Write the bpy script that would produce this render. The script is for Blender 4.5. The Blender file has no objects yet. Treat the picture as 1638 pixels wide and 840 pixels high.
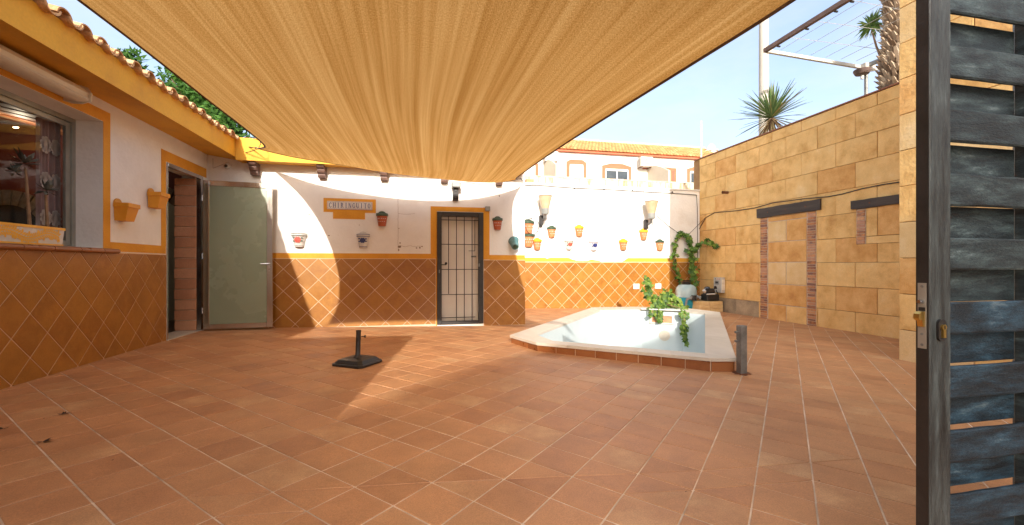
import bpy, math, random
from mathutils import Vector, Matrix
R = math.radians
rng = random.Random(7)
sc = bpy.context.scene
COL = sc.collection

# ---------------------------------------------------------------- camera, world, sun, exposure
EYE = 1.15
cam_d = bpy.data.cameras.new('camera'); cam = bpy.data.objects.new('camera', cam_d); COL.objects.link(cam)
cam.location = (0, 0, EYE); cam.rotation_euler = (R(90), 0, R(-12.2))
cam_d.sensor_width = 36; cam_d.lens = 36 * 682 / 1638; cam_d.shift_y = 4 / 1638
cam_d.clip_start = 0.05; cam_d.clip_end = 2000
sc.camera = cam
SUN = Vector((.141, 1, -.41)).normalized()
EL = math.asin(-SUN.z)
w = bpy.data.worlds.new('World'); sc.world = w; w.use_nodes = True
nt = w.node_tree; nt.nodes.clear()
def N(t, typ, **k):
    n = t.nodes.new(typ)
    for a, b in k.items(): setattr(n, a, b)
    return n
out = N(nt, 'ShaderNodeOutputWorld'); bg = N(nt, 'ShaderNodeBackground')
sky = N(nt, 'ShaderNodeTexSky', sky_type='NISHITA', sun_disc=False)
sky.sun_elevation = EL; sky.sun_rotation = R(188); sky.air_density = 0.75; sky.dust_density = 3.7; sky.ozone_density = 1.0
tc = N(nt, 'ShaderNodeTexCoord'); mp = N(nt, 'ShaderNodeMapping'); mp.inputs['Scale'].default_value = (1.2, 1.2, 3.2)
nz = N(nt, 'ShaderNodeTexNoise'); nz.inputs['Scale'].default_value = 1.7; nz.inputs['Detail'].default_value = 7; nz.inputs['Roughness'].default_value = .6
rp = N(nt, 'ShaderNodeValToRGB'); rp.color_ramp.elements[0].position = .34; rp.color_ramp.elements[1].position = .74
rp.color_ramp.elements[0].color = (.22, .22, .22, 1); rp.color_ramp.elements[1].color = (.80, .80, .80, 1)
mx = N(nt, 'ShaderNodeMixRGB'); mx.inputs['Color2'].default_value = (2.35, 2.42, 2.45, 1)
nt.links.new(tc.outputs['Generated'], mp.inputs['Vector']); nt.links.new(mp.outputs[0], nz.inputs['Vector'])
nt.links.new(nz.outputs['Fac'], rp.inputs[0]); nt.links.new(rp.outputs[0], mx.inputs['Fac'])
nt.links.new(sky.outputs[0], mx.inputs['Color1']); nt.links.new(mx.outputs[0], bg.inputs['Color'])
bg.inputs['Strength'].default_value = 0.15
nt.links.new(bg.outputs[0], out.inputs['Surface'])
sd = bpy.data.lights.new('sun', 'SUN'); so = bpy.data.objects.new('sun', sd); COL.objects.link(so)
sd.energy = 2.0; sd.angle = R(.53); sd.color = (1, .95, .87)
so.rotation_euler = SUN.to_track_quat('-Z', 'Y').to_euler(); so.location = (-4, -30, 20)
sc.view_settings.view_transform = 'Standard'; sc.view_settings.look = 'None'
sc.view_settings.exposure = 1.6; sc.view_settings.gamma = 1
try:
    sc.cycles.max_bounces = 10; sc.cycles.diffuse_bounces = 6; sc.cycles.transparent_max_bounces = 16
except Exception: pass

# ---------------------------------------------------------------- materials
def lin(r, g, b):
    f = lambda c: (c / 255 / 12.92) if c / 255 <= .04045 else ((c / 255 + .055) / 1.055) ** 2.4
    return (f(r), f(g), f(b), 1)
MATS = {}
def M(name, cols, rough=.7, scale=4., nw=.6, rw=.4, bump=.0, bscale=60., metal=0., spec=.5, stretch=(1, 1, 1), grain=.0, gscale=250., detail=5., trans=0., coat=0., dirt=0., dscale=.9):
    """procedural material: colours picked by noise and by the per-face value 'rnd'"""
    m = bpy.data.materials.new(name); m.use_nodes = True; t = m.node_tree; t.nodes.clear()
    L = t.links.new
    o = N(t, 'ShaderNodeOutputMaterial'); p = N(t, 'ShaderNodeBsdfPrincipled')
    at = N(t, 'ShaderNodeAttribute', attribute_name='rnd'); ge = N(t, 'ShaderNodeNewGeometry')
    mul = N(t, 'ShaderNodeMath', operation='MULTIPLY'); mul.inputs[1].default_value = 43.7; L(at.outputs['Fac'], mul.inputs[0])
    mpn = N(t, 'ShaderNodeMapping'); mpn.inputs['Scale'].default_value = stretch
    L(ge.outputs['Position'], mpn.inputs['Vector'])
    add = N(t, 'ShaderNodeVectorMath', operation='ADD'); L(mpn.outputs[0], add.inputs[0]); L(mul.outputs[0], add.inputs[1])
    no = N(t, 'ShaderNodeTexNoise'); no.inputs['Scale'].default_value = scale; no.inputs['Detail'].default_value = detail; no.inputs['Roughness'].default_value = .62
    L(add.outputs[0], no.inputs['Vector'])
    st = N(t, 'ShaderNodeMapRange'); st.inputs['From Min'].default_value = .28; st.inputs['From Max'].default_value = .72; L(no.outputs['Fac'], st.inputs['Value'])
    a = N(t, 'ShaderNodeMath', operation='MULTIPLY'); a.inputs[1].default_value = nw; L(st.outputs[0], a.inputs[0])
    b = N(t, 'ShaderNodeMath', operation='MULTIPLY_ADD'); b.inputs[1].default_value = rw; L(at.outputs['Fac'], b.inputs[0]); L(a.outputs[0], b.inputs[2])
    r = N(t, 'ShaderNodeValToRGB'); e = r.color_ramp.elements
    while len(e) < len(cols): e.new(.5)
    for i, c in enumerate(cols):
        e[i].position = i / max(1, len(cols) - 1); e[i].color = c if len(c) == 4 else (*c, 1)
    L(b.outputs[0], r.inputs[0]); last = r.outputs[0]
    if grain:
        g = N(t, 'ShaderNodeTexNoise'); g.inputs['Scale'].default_value = gscale; g.inputs['Detail'].default_value = 2; L(add.outputs[0], g.inputs['Vector'])
        gm = N(t, 'ShaderNodeMapRange'); gm.inputs['From Min'].default_value = .3; gm.inputs['From Max'].default_value = .7
        gm.inputs['To Min'].default_value = 1 - grain; gm.inputs['To Max'].default_value = 1 + grain * .6; L(g.outputs['Fac'], gm.inputs['Value'])
        mm = N(t, 'ShaderNodeVectorMath', operation='SCALE'); L(last, mm.inputs[0]); L(gm.outputs[0], mm.inputs['Scale']); last = mm.outputs[0]
    if dirt:
        dn = N(t, 'ShaderNodeTexNoise'); dn.inputs['Scale'].default_value = dscale; dn.inputs['Detail'].default_value = 9; dn.inputs['Roughness'].default_value = .7; L(ge.outputs['Position'], dn.inputs['Vector'])
        dm = N(t, 'ShaderNodeMapRange'); dm.inputs['From Min'].default_value = .32; dm.inputs['From Max'].default_value = .68; dm.inputs['To Min'].default_value = 1 - dirt; dm.inputs['To Max'].default_value = 1 + dirt * .5; L(dn.outputs['Fac'], dm.inputs['Value'])
        m3 = N(t, 'ShaderNodeVectorMath', operation='SCALE'); L(last, m3.inputs[0]); L(dm.outputs[0], m3.inputs['Scale']); last = m3.outputs[0]
    L(last, p.inputs['Base Color'])
    rr = N(t, 'ShaderNodeMapRange'); rr.inputs['To Min'].default_value = max(.03, rough - .12); rr.inputs['To Max'].default_value = min(1, rough + .12)
    L(no.outputs['Fac'], rr.inputs['Value']); L(rr.outputs[0], p.inputs['Roughness'])
    p.inputs['Metallic'].default_value = metal; p.inputs['Specular IOR Level'].default_value = spec; p.inputs['Coat Weight'].default_value = coat
    if bump:
        bn = N(t, 'ShaderNodeTexNoise'); bn.inputs['Scale'].default_value = bscale; bn.inputs['Detail'].default_value = 4; L(add.outputs[0], bn.inputs['Vector'])
        bp = N(t, 'ShaderNodeBump'); bp.inputs['Strength'].default_value = bump; bp.inputs['Distance'].default_value = .01
        L(bn.outputs['Fac'], bp.inputs['Height']); L(bp.outputs[0], p.inputs['Normal'])
    if trans:
        tr = N(t, 'ShaderNodeBsdfTranslucent'); L(last, tr.inputs['Color']); ms = N(t, 'ShaderNodeMixShader'); ms.inputs[0].default_value = trans
        L(p.outputs[0], ms.inputs[1]); L(tr.outputs[0], ms.inputs[2]); L(ms.outputs[0], o.inputs[0])
    else: L(p.outputs[0], o.inputs[0])
    MATS[name] = m; return m

M('terracotta_floor', [(.37, .162, .070), (.47, .222, .098), (.54, .265, .118), (.51, .26, .118), (.64, .38, .19)], .55, 3.2, .42, .62, .2, 45, grain=.2, gscale=170, spec=.4, dirt=.2, dscale=1.8)
M('floor_grout', [(.50, .36, .24), (.70, .54, .39), (.80, .66, .50)], .9, 5, 1, 0, .3, 90, dirt=.45, dscale=2.2)
M('wall_tile', [(.27, .10, .014), (.34, .14, .022), (.40, .175, .030), (.32, .125, .02), (.45, .205, .04)], .36, 4.2, .55, .5, .12, 18, grain=.16, gscale=140, spec=.5, dirt=.13, dscale=2.6)
M('wall_grout', [(.60, .42, .28), (.76, .58, .42)], .9, 7, 1, 0, .2, 80)
def plaster(name, cols, vscale=1.):
    m = M(name, cols, .85, 1.3, 1, 0, .5, 22, detail=8, dirt=.06, dscale=3.2)
    return m
plaster('white_plaster', [(.69, .65, .59), (.78, .76, .72), (.80, .785, .75), (.82, .81, .785)])
M('orange_paint', [(.60, .26, .015), (.68, .31, .022), (.72, .35, .03)], .75, 3, 1, 0, .3, 30, grain=.06, gscale=60)
M('yellow_paint', [(.66, .33, .03), (.78, .42, .05)], .75, 3, 1, 0, .25, 30)
M('cornice_paint', [(.60, .29, .018), (.72, .37, .026), (.76, .41, .04)], .75, 2, 1, 0, .3, 18, grain=.06, gscale=40)
M('sandstone', [(.56, .27, .065), (.68, .39, .12), (.80, .50, .18), (.84, .55, .215), (.87, .61, .28)], .8, 3.0, .85, .22, .9, 17, dirt=.10, dscale=2.0, grain=.10, gscale=90, detail=9)
M('sandstone_orange', [(.48, .20, .05), (.64, .33, .09), (.74, .42, .145), (.82, .52, .20)], .8, 3.4, .85, .25, .9, 17, grain=.1, gscale=90, detail=9)
M('sandstone_pale', [(.66, .41, .15), (.74, .51, .23), (.80, .60, .33)], .8, 3.2, .8, .3, .5, 26, grain=.1, gscale=90)
M('sandstone_grey', [(.20, .15, .10), (.38, .29, .18), (.52, .40, .25)], .85, 3.2, .9, .2, .5, 26, grain=.15, gscale=60)
M('stone_joint', [(.28, .15, .06), (.40, .23, .10)], .95, 6, 1, 0, .3, 40)
M('brick', [(.11, .06, .055), (.56, .24, .09), (.22, .12, .10), (.66, .31, .12), (.50, .27, .18), (.70, .38, .18)], .8, 9, .3, .8, .5, 60, grain=.2, gscale=120)
M('brick_joint', [(.50, .36, .24), (.66, .52, .38)], .95, 9, 1, 0, .3, 60)
M('clay_block', [(.46, .20, .10), (.58, .28, .15), (.66, .35, .20)], .85, 6, .6, .5, .5, 50, grain=.15, gscale=90)
M('dark_wood', [(.022, .016, .013), (.05, .038, .03), (.085, .065, .05)], .7, 5, 1, 0, .5, 30, stretch=(1, .25, 3))
M('corbel_wood', [(.07, .035, .025), (.13, .07, .05), (.17, .10, .075)], .6, 9, 1, 0, .3, 30)
M('roof_tile', [(.42, .20, .08), (.58, .33, .15), (.66, .42, .22), (.50, .26, .11), (.72, .52, .32)], .85, 7, .6, .5, .4, 50, grain=.2, gscale=70)
M('roof_mortar', [(.45, .30, .15), (.62, .46, .28)], .9, 9, 1, 0, .4, 40)
M('gate_paint', [(.007, .010, .011), (.016, .023, .026), (.032, .048, .053), (.065, .095, .10), (.19, .24, .245)], .5, 5, 1.0, 0, .35, 60, stretch=(1.2, 1.2, 5), grain=.2, gscale=80, detail=9)
M('gate_paint_blue', [(.007, .010, .013), (.013, .022, .030), (.020, .042, .062), (.035, .080, .12), (.15, .21, .24)], .5, 5, 1.0, 0, .35, 60, stretch=(1.2, 1.2, 5), grain=.2, gscale=80, detail=9)
M('gate_stile_paint', [(.014, .014, .013), (.036, .039, .038), (.065, .075, .074), (.13, .155, .155)], .5, 7, 1.0, 0, .3, 60, stretch=(5, 5, .6), grain=.2, gscale=80, detail=9)
M('chrome', [(.60, .60, .61), (.72, .72, .73)], .22, 5, 1, 0, metal=1)
M('steel_brushed', [(.52, .49, .44), (.60, .57, .52)], .17, 8, 1, 0, metal=1, stretch=(1, 1, .2))
M('brass', [(.62, .40, .10), (.78, .55, .18)], .3, 8, 1, 0, metal=1)
M('black_plastic', [(.012, .012, .012), (.026, .025, .024)], .42, 6, 1, 0, .1, 60)
M('black_iron', [(.012, .011, .010), (.035, .030, .028)], .5, 9, 1, 0, .2, 60)
M('grey_metal', [(.12, .12, .115), (.20, .20, .19), (.27, .265, .25)], .5, 9, 1, 0, .2, 60, metal=.4)
M('rust', [(.10, .035, .015), (.22, .09, .04)], .9, 20, 1, 0, .4, 80)
M('white_door', [(.66, .61, .53), (.74, .70, .63)], .5, 2, 1, 0)
M('aluminium', [(.30, .30, .27), (.42, .42, .38)], .4, 5, 1, 0, metal=.6)
M('awning_white', [(.60, .54, .42), (.72, .67, .55), (.78, .73, .62)], .4, 5, 1, 0, stretch=(1, .2, 3))
M('marble', [(.50, .44, .35), (.58, .52, .43), (.64, .58, .49)], .45, 3, .8, .3, .08, 30, stretch=(2.5, .8, 1))
M('pool_paint', [(.50, .58, .60), (.56, .635, .65), (.60, .67, .68)], .4, 1.6, 1, 0, .05, 20)
M('glazed_brown', [(.18, .055, .016), (.28, .095, .028), (.34, .13, .045)], .3, 5, .6, .5, .1, 40, grain=.1)
M('terracotta_pot', [(.50, .15, .05), (.62, .22, .085), (.66, .27, .11)], .6, 12, .7, .3, .1, 60)
M('pot_red', [(.38, .08, .03), (.50, .13, .05)], .4, 12, .7, .3, .1, 60)
M('glaze_yellow', [(.75, .37, .02), (.85, .47, .03)], .35, 14, 1, 0)
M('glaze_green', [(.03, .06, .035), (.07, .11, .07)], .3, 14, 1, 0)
M('glaze_white', [(.60, .58, .54), (.68, .66, .63)], .25, 10, 1, 0)
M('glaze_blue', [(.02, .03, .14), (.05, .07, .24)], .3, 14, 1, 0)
M('glaze_red', [(.55, .06, .04), (.68, .14, .09)], .3, 14, 1, 0)
M('teal_enamel', [(.06, .15, .16), (.11, .23, .24), (.16, .28, .28)], .4, 9, 1, 0)
M('orange_plastic', [(.62, .26, .015), (.70, .31, .02)], .55, 8, 1, 0, .1, 60)
M('leaf_green', [(.025, .075, .010), (.065, .14, .016), (.15, .25, .03), (.28, .34, .045)], .55, 3, .25, .85, trans=.3)
M('ivy_green', [(.025, .075, .012), (.05, .13, .016), (.12, .24, .03), (.26, .36, .05)], .55, 3, .25, .85, trans=.25)
M('conifer_green', [(.018, .06, .010), (.04, .12, .014), (.09, .20, .02)], .7, 2, .4, .7, trans=.25)
M('yucca_green', [(.05, .11, .035), (.10, .18, .06), (.16, .25, .09), (.32, .32, .12)], .5, 4, .2, .85, trans=.15)
M('dry_leaf', [(.20, .10, .05), (.36, .25, .12), (.52, .42, .20)], .8, 4, .3, .8)
M('bark', [(.09, .055, .035), (.24, .16, .10), (.42, .32, .22), (.56, .46, .34)], .9, 5, .35, .75, .5, 30)
M('stem_brown', [(.16, .09, .05), (.34, .22, .12)], .8, 12, 1, 0, .3, 50)
M('succulent', [(.05, .055, .045), (.11, .115, .09), (.19, .185, .15)], .6, 9, .3, .8)
M('far_white', [(.64, .61, .57), (.70, .68, .65)], .9, .6, 1, 0)
M('far_beige', [(.50, .44, .34), (.60, .53, .42)], .9, .8, 1, 0)
M('salmon', [(.46, .12, .06), (.54, .16, .085)], .85, 2, 1, 0)
M('far_roof', [(.38, .15, .05), (.50, .25, .09), (.60, .36, .16)], .9, 1.5, .6, .5)
M('parapet_render', [(.34, .20, .10), (.62, .49, .33), (.72, .62, .46), (.76, .68, .53)], .9, 3.2, 1, 0, .3, 20, stretch=(1.6, 1, .55), detail=8)
M('dark_glass', [(.03, .04, .05), (.06, .075, .085)], .12, 2, 1, 0)
M('ac_white', [(.52, .48, .40), (.66, .62, .55)], .5, 3, 1, 0)
M('ground_soil', [(.22, .15, .09), (.34, .25, .16)], .95, .8, 1, 0, .4, 10)
M('room_red', [(.12, .018, .010), (.17, .030, .018)], .7, 2, 1, 0)
M('ceiling_plank', [(.22, .07, .028), (.34, .12, .045), (.42, .16, .06)], .55, 4, .6, .5, stretch=(.3, 4, 1))
M('room_panel', [(.40, .42, .32), (.50, .52, .40)], .6, 2, 1, 0)
M('room_floor', [(.10, .07, .05), (.16, .11, .08)], .5, 3, 1, 0)
M('arch_brick', [(.05, .035, .03), (.30, .22, .14), (.09, .05, .035)], .8, 9, .3, .9, .3, 50)
M('dark_crack', [(.16, .11, .075), (.30, .22, .15)], .95, 30, 1, 0)
M('cable_black', [(.012, .012, .012), (.03, .028, .026)], .6, 9, 1, 0)
M('cable_pale', [(.38, .36, .33), (.50, .48, .44)], .6, 9, 1, 0)
M('pole_white', [(.40, .37, .32), (.52, .49, .43)], .6, 2, 1, 0, stretch=(1, 1, .3))
M('beam_rust', [(.09, .055, .045), (.17, .11, .09)], .8, 4, 1, 0, .3, 30)
M('beam_pale', [(.42, .40, .36), (.56, .53, .47)], .7, 4, 1, 0, .3, 30)
M('filter_pale', [(.33, .47, .50), (.44, .57, .58)], .4, 4, 1, 0)
M('filter_blue', [(.01, .28, .42), (.02, .38, .52)], .35, 4, 1, 0)
M('control_box', [(.48, .46, .40), (.60, .58, .52)], .5, 4, 1, 0)
M('curtain', [(.42, .26, .26), (.54, .37, .37)], .9, 8, 1, 0, trans=.3)
M('curtain_print', [(.62, .54, .52), (.72, .64, .62)], .9, 18, 1, 0, trans=.3)
M('letter_blue', [(.015, .02, .10), (.03, .035, .15)], .4, 9, 1, 0)
M('lamp_grey', [(.22, .23, .22), (.32, .33, .31)], .5, 6, 1, 0)
M('lamp_shade', [(.44, .34, .20), (.54, .44, .29)], .4, 9, 1, 0)
M('lock_steel', [(.30, .27, .22), (.38, .35, .30)], .5, 8, 1, 0, metal=.25, stretch=(1, 1, .2))
M('dead_leaf', [(.025, .014, .01), (.06, .035, .02)], .9, 20, 1, 0)

# frosted and clear glass, spot lamp
def glass_mat(name, tint, rough, fac):
    m = bpy.data.materials.new(name); m.use_nodes = True; t = m.node_tree; t.nodes.clear(); L = t.links.new
    o = N(t, 'ShaderNodeOutputMaterial'); tr = N(t, 'ShaderNodeBsdfTransparent'); tr.inputs[0].default_value = (*tint, 1)
    gl = N(t, 'ShaderNodeBsdfGlossy'); gl.inputs['Roughness'].default_value = rough
    lw = N(t, 'ShaderNodeLayerWeight'); lw.inputs['Blend'].default_value = .5; fr = N(t, 'ShaderNodeMath', operation='POWER'); L(lw.outputs['Facing'], fr.inputs[0]); fr.inputs[1].default_value = 4.0
    sc_ = N(t, 'ShaderNodeMath', operation='MULTIPLY'); sc_.inputs[1].default_value = fac; L(fr.outputs[0], sc_.inputs[0])
    ms = N(t, 'ShaderNodeMixShader'); L(sc_.outputs[0], ms.inputs[0]); L(tr.outputs[0], ms.inputs[1]); L(gl.outputs[0], ms.inputs[2]); L(ms.outputs[0], o.inputs[0])
    MATS[name] = m
glass_mat('window_glass', (.965, .975, .965), .02, .6)
M('frosted_glass', [(.23, .285, .19), (.27, .325, .225)], .26, .7, 1, 0, spec=1.0)
m = M('spot_glow', [(1, .8, .5), (1, .8, .5)], .5)
m.node_tree.nodes['Principled BSDF'].inputs['Emission Color'].default_value = (1, .75, .4, 1)
m.node_tree.nodes['Principled BSDF'].inputs['Emission Strength'].default_value = 1.2

# woven shade net: streaks run along the cloth, light shines through
m = bpy.data.materials.new('shade_net'); m.use_nodes = True; t = m.node_tree; t.nodes.clear(); L = t.links.new
o = N(t, 'ShaderNodeOutputMaterial'); uv = N(t, 'ShaderNodeUVMap'); uv.uv_map = 'UVMap'
def streak(sx, sy, det):
    mpn = N(t, 'ShaderNodeMapping'); mpn.inputs['Scale'].default_value = (sx, sy, 1); L(uv.outputs[0], mpn.inputs[0])
    n = N(t, 'ShaderNodeTexNoise'); n.inputs['Scale'].default_value = 1; n.inputs['Detail'].default_value = det; n.inputs['Roughness'].default_value = .65; L(mpn.outputs[0], n.inputs['Vector']); return n
n1 = streak(95, 1.1, 6); n2 = streak(950, 520, 1); n3 = streak(30, 2.0, 3)
a1 = N(t, 'ShaderNodeMath', operation='MULTIPLY_ADD'); a1.inputs[1].default_value = .62; L(n1.outputs[0], a1.inputs[0])
a2 = N(t, 'ShaderNodeMath', operation='MULTIPLY_ADD'); a2.inputs[1].default_value = .70; a2.inputs[2].default_value = -.34; L(n2.outputs[0], a2.inputs[0])
a3 = N(t, 'ShaderNodeMath', operation='MULTIPLY_ADD'); a3.inputs[1].default_value = .35; L(n3.outputs[0], a3.inputs[0]); L(a2.outputs[0], a3.inputs[2]); L(a3.outputs[0], a1.inputs[2])
r = N(t, 'ShaderNodeValToRGB'); e = r.color_ramp.elements; e.new(.5)
e[0].position = .30; e[0].color = (.37, .165, .032, 1); e[1].position = .5; e[1].color = (.58, .31, .088, 1); e[2].position = .70; e[2].color = (.76, .475, .18, 1)
L(a1.outputs[0], r.inputs[0])
df = N(t, 'ShaderNodeBsdfDiffuse'); tl = N(t, 'ShaderNodeBsdfTranslucent'); L(r.outputs[0], df.inputs[0]); L(r.outputs[0], tl.inputs[0])
m1 = N(t, 'ShaderNodeMixShader'); m1.inputs[0].default_value = .5; L(df.outputs[0], m1.inputs[1]); L(tl.outputs[0], m1.inputs[2])
L(m1.outputs[0], o.inputs[0]); MATS['shade_net'] = m

# ---------------------------------------------------------------- mesh helpers
class MB:
    def __init__(s): s.v = []; s.f = []; s.r = []
    def add(s, vs, fs, rnd=None):
        b = len(s.v); s.v += [tuple(p) for p in vs]; r_ = rng.random() if rnd is None else rnd
        for f in fs: s.f.append(tuple(b + i for i in f)); s.r.append(r_)
        return s
    def box(s, x0, x1, y0, y1, z0, z1, rnd=None, M4=None, bev=0):
        if bev:
            return s.rbox(x0, x1, y0, y1, z0, z1, bev, rnd, M4)
        vs = [Vector((x, y, z)) for z in (z0, z1) for y in (y0, y1) for x in (x0, x1)]
        if M4: vs = [M4 @ p for p in vs]
        return s.add(vs, [(0, 2, 3, 1), (4, 5, 7, 6), (0, 1, 5, 4), (2, 6, 7, 3), (0, 4, 6, 2), (1, 3, 7, 5)], rnd)
    def rbox(s, x0, x1, y0, y1, z0, z1, b, rnd=None, M4=None):
        import itertools
        vs = []; idx = {}
        X = (x0, x1); Y = (y0, y1); Z = (z0, z1)
        for i, j, k in itertools.product((0, 1), repeat=3):
            sx, sy, sz = (1 - 2 * i) * b, (1 - 2 * j) * b, (1 - 2 * k) * b
            for ax in range(3):
                p = [X[i] + sx, Y[j] + sy, Z[k] + sz]; p[ax] -= (sx, sy, sz)[ax]
                idx[(i, j, k, ax)] = len(vs); vs.append(Vector(p))
        fs = []
        q = lambda *a: fs.append(tuple(idx[t] for t in a))
        q((0,0,0,0),(0,0,1,0),(0,1,1,0),(0,1,0,0)); q((1,0,0,0),(1,1,0,0),(1,1,1,0),(1,0,1,0))
        q((0,0,0,1),(1,0,0,1),(1,0,1,1),(0,0,1,1)); q((0,1,0,1),(0,1,1,1),(1,1,1,1),(1,1,0,1))
        q((0,0,0,2),(0,1,0,2),(1,1,0,2),(1,0,0,2)); q((0,0,1,2),(1,0,1,2),(1,1,1,2),(0,1,1,2))
        for j in (0, 1):
            for k in (0, 1): q((0,j,k,1),(1,j,k,1),(1,j,k,2),(0,j,k,2))
        for i in (0, 1):
            for k in (0, 1): q((i,0,k,0),(i,1,k,0),(i,1,k,2),(i,0,k,2))
            for j in (0, 1): q((i,j,0,0),(i,j,1,0),(i,j,1,1),(i,j,0,1))
        for c in itertools.product((0, 1), repeat=3): q((*c, 0), (*c, 1), (*c, 2))
        if M4: vs = [M4 @ p for p in vs]
        return s.add(vs, fs, rnd)
    def prism(s, poly, fn, h0, h1, rnd=None):
        n = len(poly); vs = [fn(x, y, h0) for x, y in poly] + [fn(x, y, h1) for x, y in poly]
        return s.add(vs, [tuple(range(n))[::-1], tuple(range(n, 2 * n))] + [(i, (i + 1) % n, n + (i + 1) % n, n + i) for i in range(n)], rnd)
    def slab(s, poly, fn, h0, h1, bev, rnd=None):
        n = len(poly); cx = sum(p[0] for p in poly) / n; cy = sum(p[1] for p in poly) / n
        ins = []
        for x, y in poly:
            d = math.hypot(x - cx, y - cy) or 1; k = max(0, 1 - bev * 1.4 / d); ins.append((cx + (x - cx) * k, cy + (y - cy) * k))
        vs = [fn(x, y, h0) for x, y in poly] + [fn(x, y, h1 - bev * .7) for x, y in poly] + [fn(x, y, h1) for x, y in ins]
        fs = [tuple(range(2 * n, 3 * n))]
        for i in range(n):
            j = (i + 1) % n; fs += [(i, j, n + j, n + i), (n + i, n + j, 2 * n + j, 2 * n + i)]
        return s.add(vs, fs, rnd)
    def tube(s, pts, r, seg=8, rnd=None, cap=True):
        pts = [Vector(p) for p in pts]; rs = r if isinstance(r, (list, tuple)) else [r] * len(pts)
        vs = []; fs = []
        for i, p in enumerate(pts):
            d = (pts[min(i + 1, len(pts) - 1)] - pts[max(i - 1, 0)]).normalized()
            a = d.cross(Vector((0, 0, 1)) if abs(d.z) < .9 else Vector((1, 0, 0))).normalized(); b = d.cross(a)
            for k in range(seg):
                t_ = 2 * math.pi * k / seg; vs.append(p + (a * math.cos(t_) + b * math.sin(t_)) * rs[i])
        for i in range(len(pts) - 1):
            for k in range(seg):
                k2 = (k + 1) % seg; fs.append((i * seg + k, i * seg + k2, (i + 1) * seg + k2, (i + 1) * seg + k))
        if cap: fs += [tuple(range(seg)), tuple(range((len(pts) - 1) * seg, len(pts) * seg))]
        return s.add(vs, fs, rnd)
    def lathe(s, prof, seg=16, a0=0., a1=2 * math.pi, M4=None, rnd=None):
        full = abs(a1 - a0 - 2 * math.pi) < 1e-6; n = seg if full else seg + 1; vs = []; fs = []
        for r_, z in prof:
            for k in range(n):
                a = a0 + (a1 - a0) * k / seg; p = Vector((r_ * math.cos(a), r_ * math.sin(a), z)); vs.append(M4 @ p if M4 else p)
        for i in range(len(prof) - 1):
            for k in range(seg):
                k2 = (k + 1) % n; fs.append((i * n + k, i * n + k2, (i + 1) * n + k2, (i + 1) * n + k))
        return s.add(vs, fs, rnd)
    def disc(s, c, nrm, r, seg=10, rnd=None, th=.003, sx=1.):
        nrm = Vector(nrm).normalized(); a = nrm.orthogonal().normalized(); b = nrm.cross(a); c = Vector(c)
        up = Vector((0, 0, 1))
        if abs(nrm.z) < .9: b = (up - nrm * up.dot(nrm)).normalized(); a = b.cross(nrm)
        ring = [(a * math.cos(2 * math.pi * k / seg) * sx + b * math.sin(2 * math.pi * k / seg)) * r for k in range(seg)]
        vs = [c + p for p in ring] + [c + p + nrm * th for p in ring]
        return s.add(vs, [tuple(range(seg))[::-1], tuple(range(seg, 2 * seg))] + [(k, (k + 1) % seg, seg + (k + 1) % seg, seg + k) for k in range(seg)], rnd)
    def build(s, name, mat, parent=None, smooth=False, kind=None, origin=None, fix=True):
        me = bpy.data.meshes.new(name)
        pw = Vector((0, 0, 0))
        q = parent
        while q is not None: pw += q.location; q = q.parent
        og = Vector(origin) if origin is not None else pw
        me.from_pydata([tuple(Vector(p) - og) for p in s.v], [], s.f); me.update()
        at = me.attributes.new('rnd', 'FLOAT', 'FACE'); at.data.foreach_set('value', s.r)
        if smooth: me.polygons.foreach_set('use_smooth', [True] * len(me.polygons))
        me.materials.append(MATS[mat])
        if fix and len(s.f) < 40000:
            import bmesh
            bm = bmesh.new(); bm.from_mesh(me); bmesh.ops.recalc_face_normals(bm, faces=bm.faces); bm.to_mesh(me); bm.free()
        if smooth: 
            try: me.set_sharp_from_angle(angle=R(38))
            except Exception: pass
        ob = bpy.data.objects.new(name, me); COL.objects.link(ob)
        ob.location = og - pw if parent is not None else og
        if parent is not None: ob.parent = parent
        if kind: ob['kind'] = kind
        return ob
def empty(name, loc, label=None, cat=None, group=None, rz=0):
    o_ = bpy.data.objects.new(name, None); COL.objects.link(o_); o_.location = loc; o_.rotation_euler[2] = rz; o_.empty_display_size = .1
    tag(o_, label, cat, group); return o_
def tag(o_, label=None, cat=None, group=None, kind=None):
    if label: o_['label'] = label
    if cat: o_['category'] = cat
    if group: o_['group'] = group
    if kind: o_['kind'] = kind
    return o_
def clip(poly, nx, ny, d):
    """keep the part of a polygon where nx*x+ny*y <= d"""
    res = []
    for i in range(len(poly)):
        p, q = poly[i], poly[(i + 1) % len(poly)]; a = nx * p[0] + ny * p[1] - d; b = nx * q[0] + ny * q[1] - d
        if a <= 0: res.append(p)
        if (a < 0 < b) or (b < 0 < a):
            t_ = a / (a - b); res.append((p[0] + (q[0] - p[0]) * t_, p[1] + (q[1] - p[1]) * t_))
    return res
def area(p):
    return abs(sum(p[i][0] * p[(i + 1) % len(p)][1] - p[(i + 1) % len(p)][0] * p[i][1] for i in range(len(p)))) / 2 if len(p) > 2 else 0
def clip_rect(p, x0, x1, y0, y1):
    for a in ((-1, 0, -x0), (1, 0, x1), (0, -1, -y0), (0, 1, y1)):
        if len(p) < 3: return []
        p = clip(p, *a)
    return p
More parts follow.
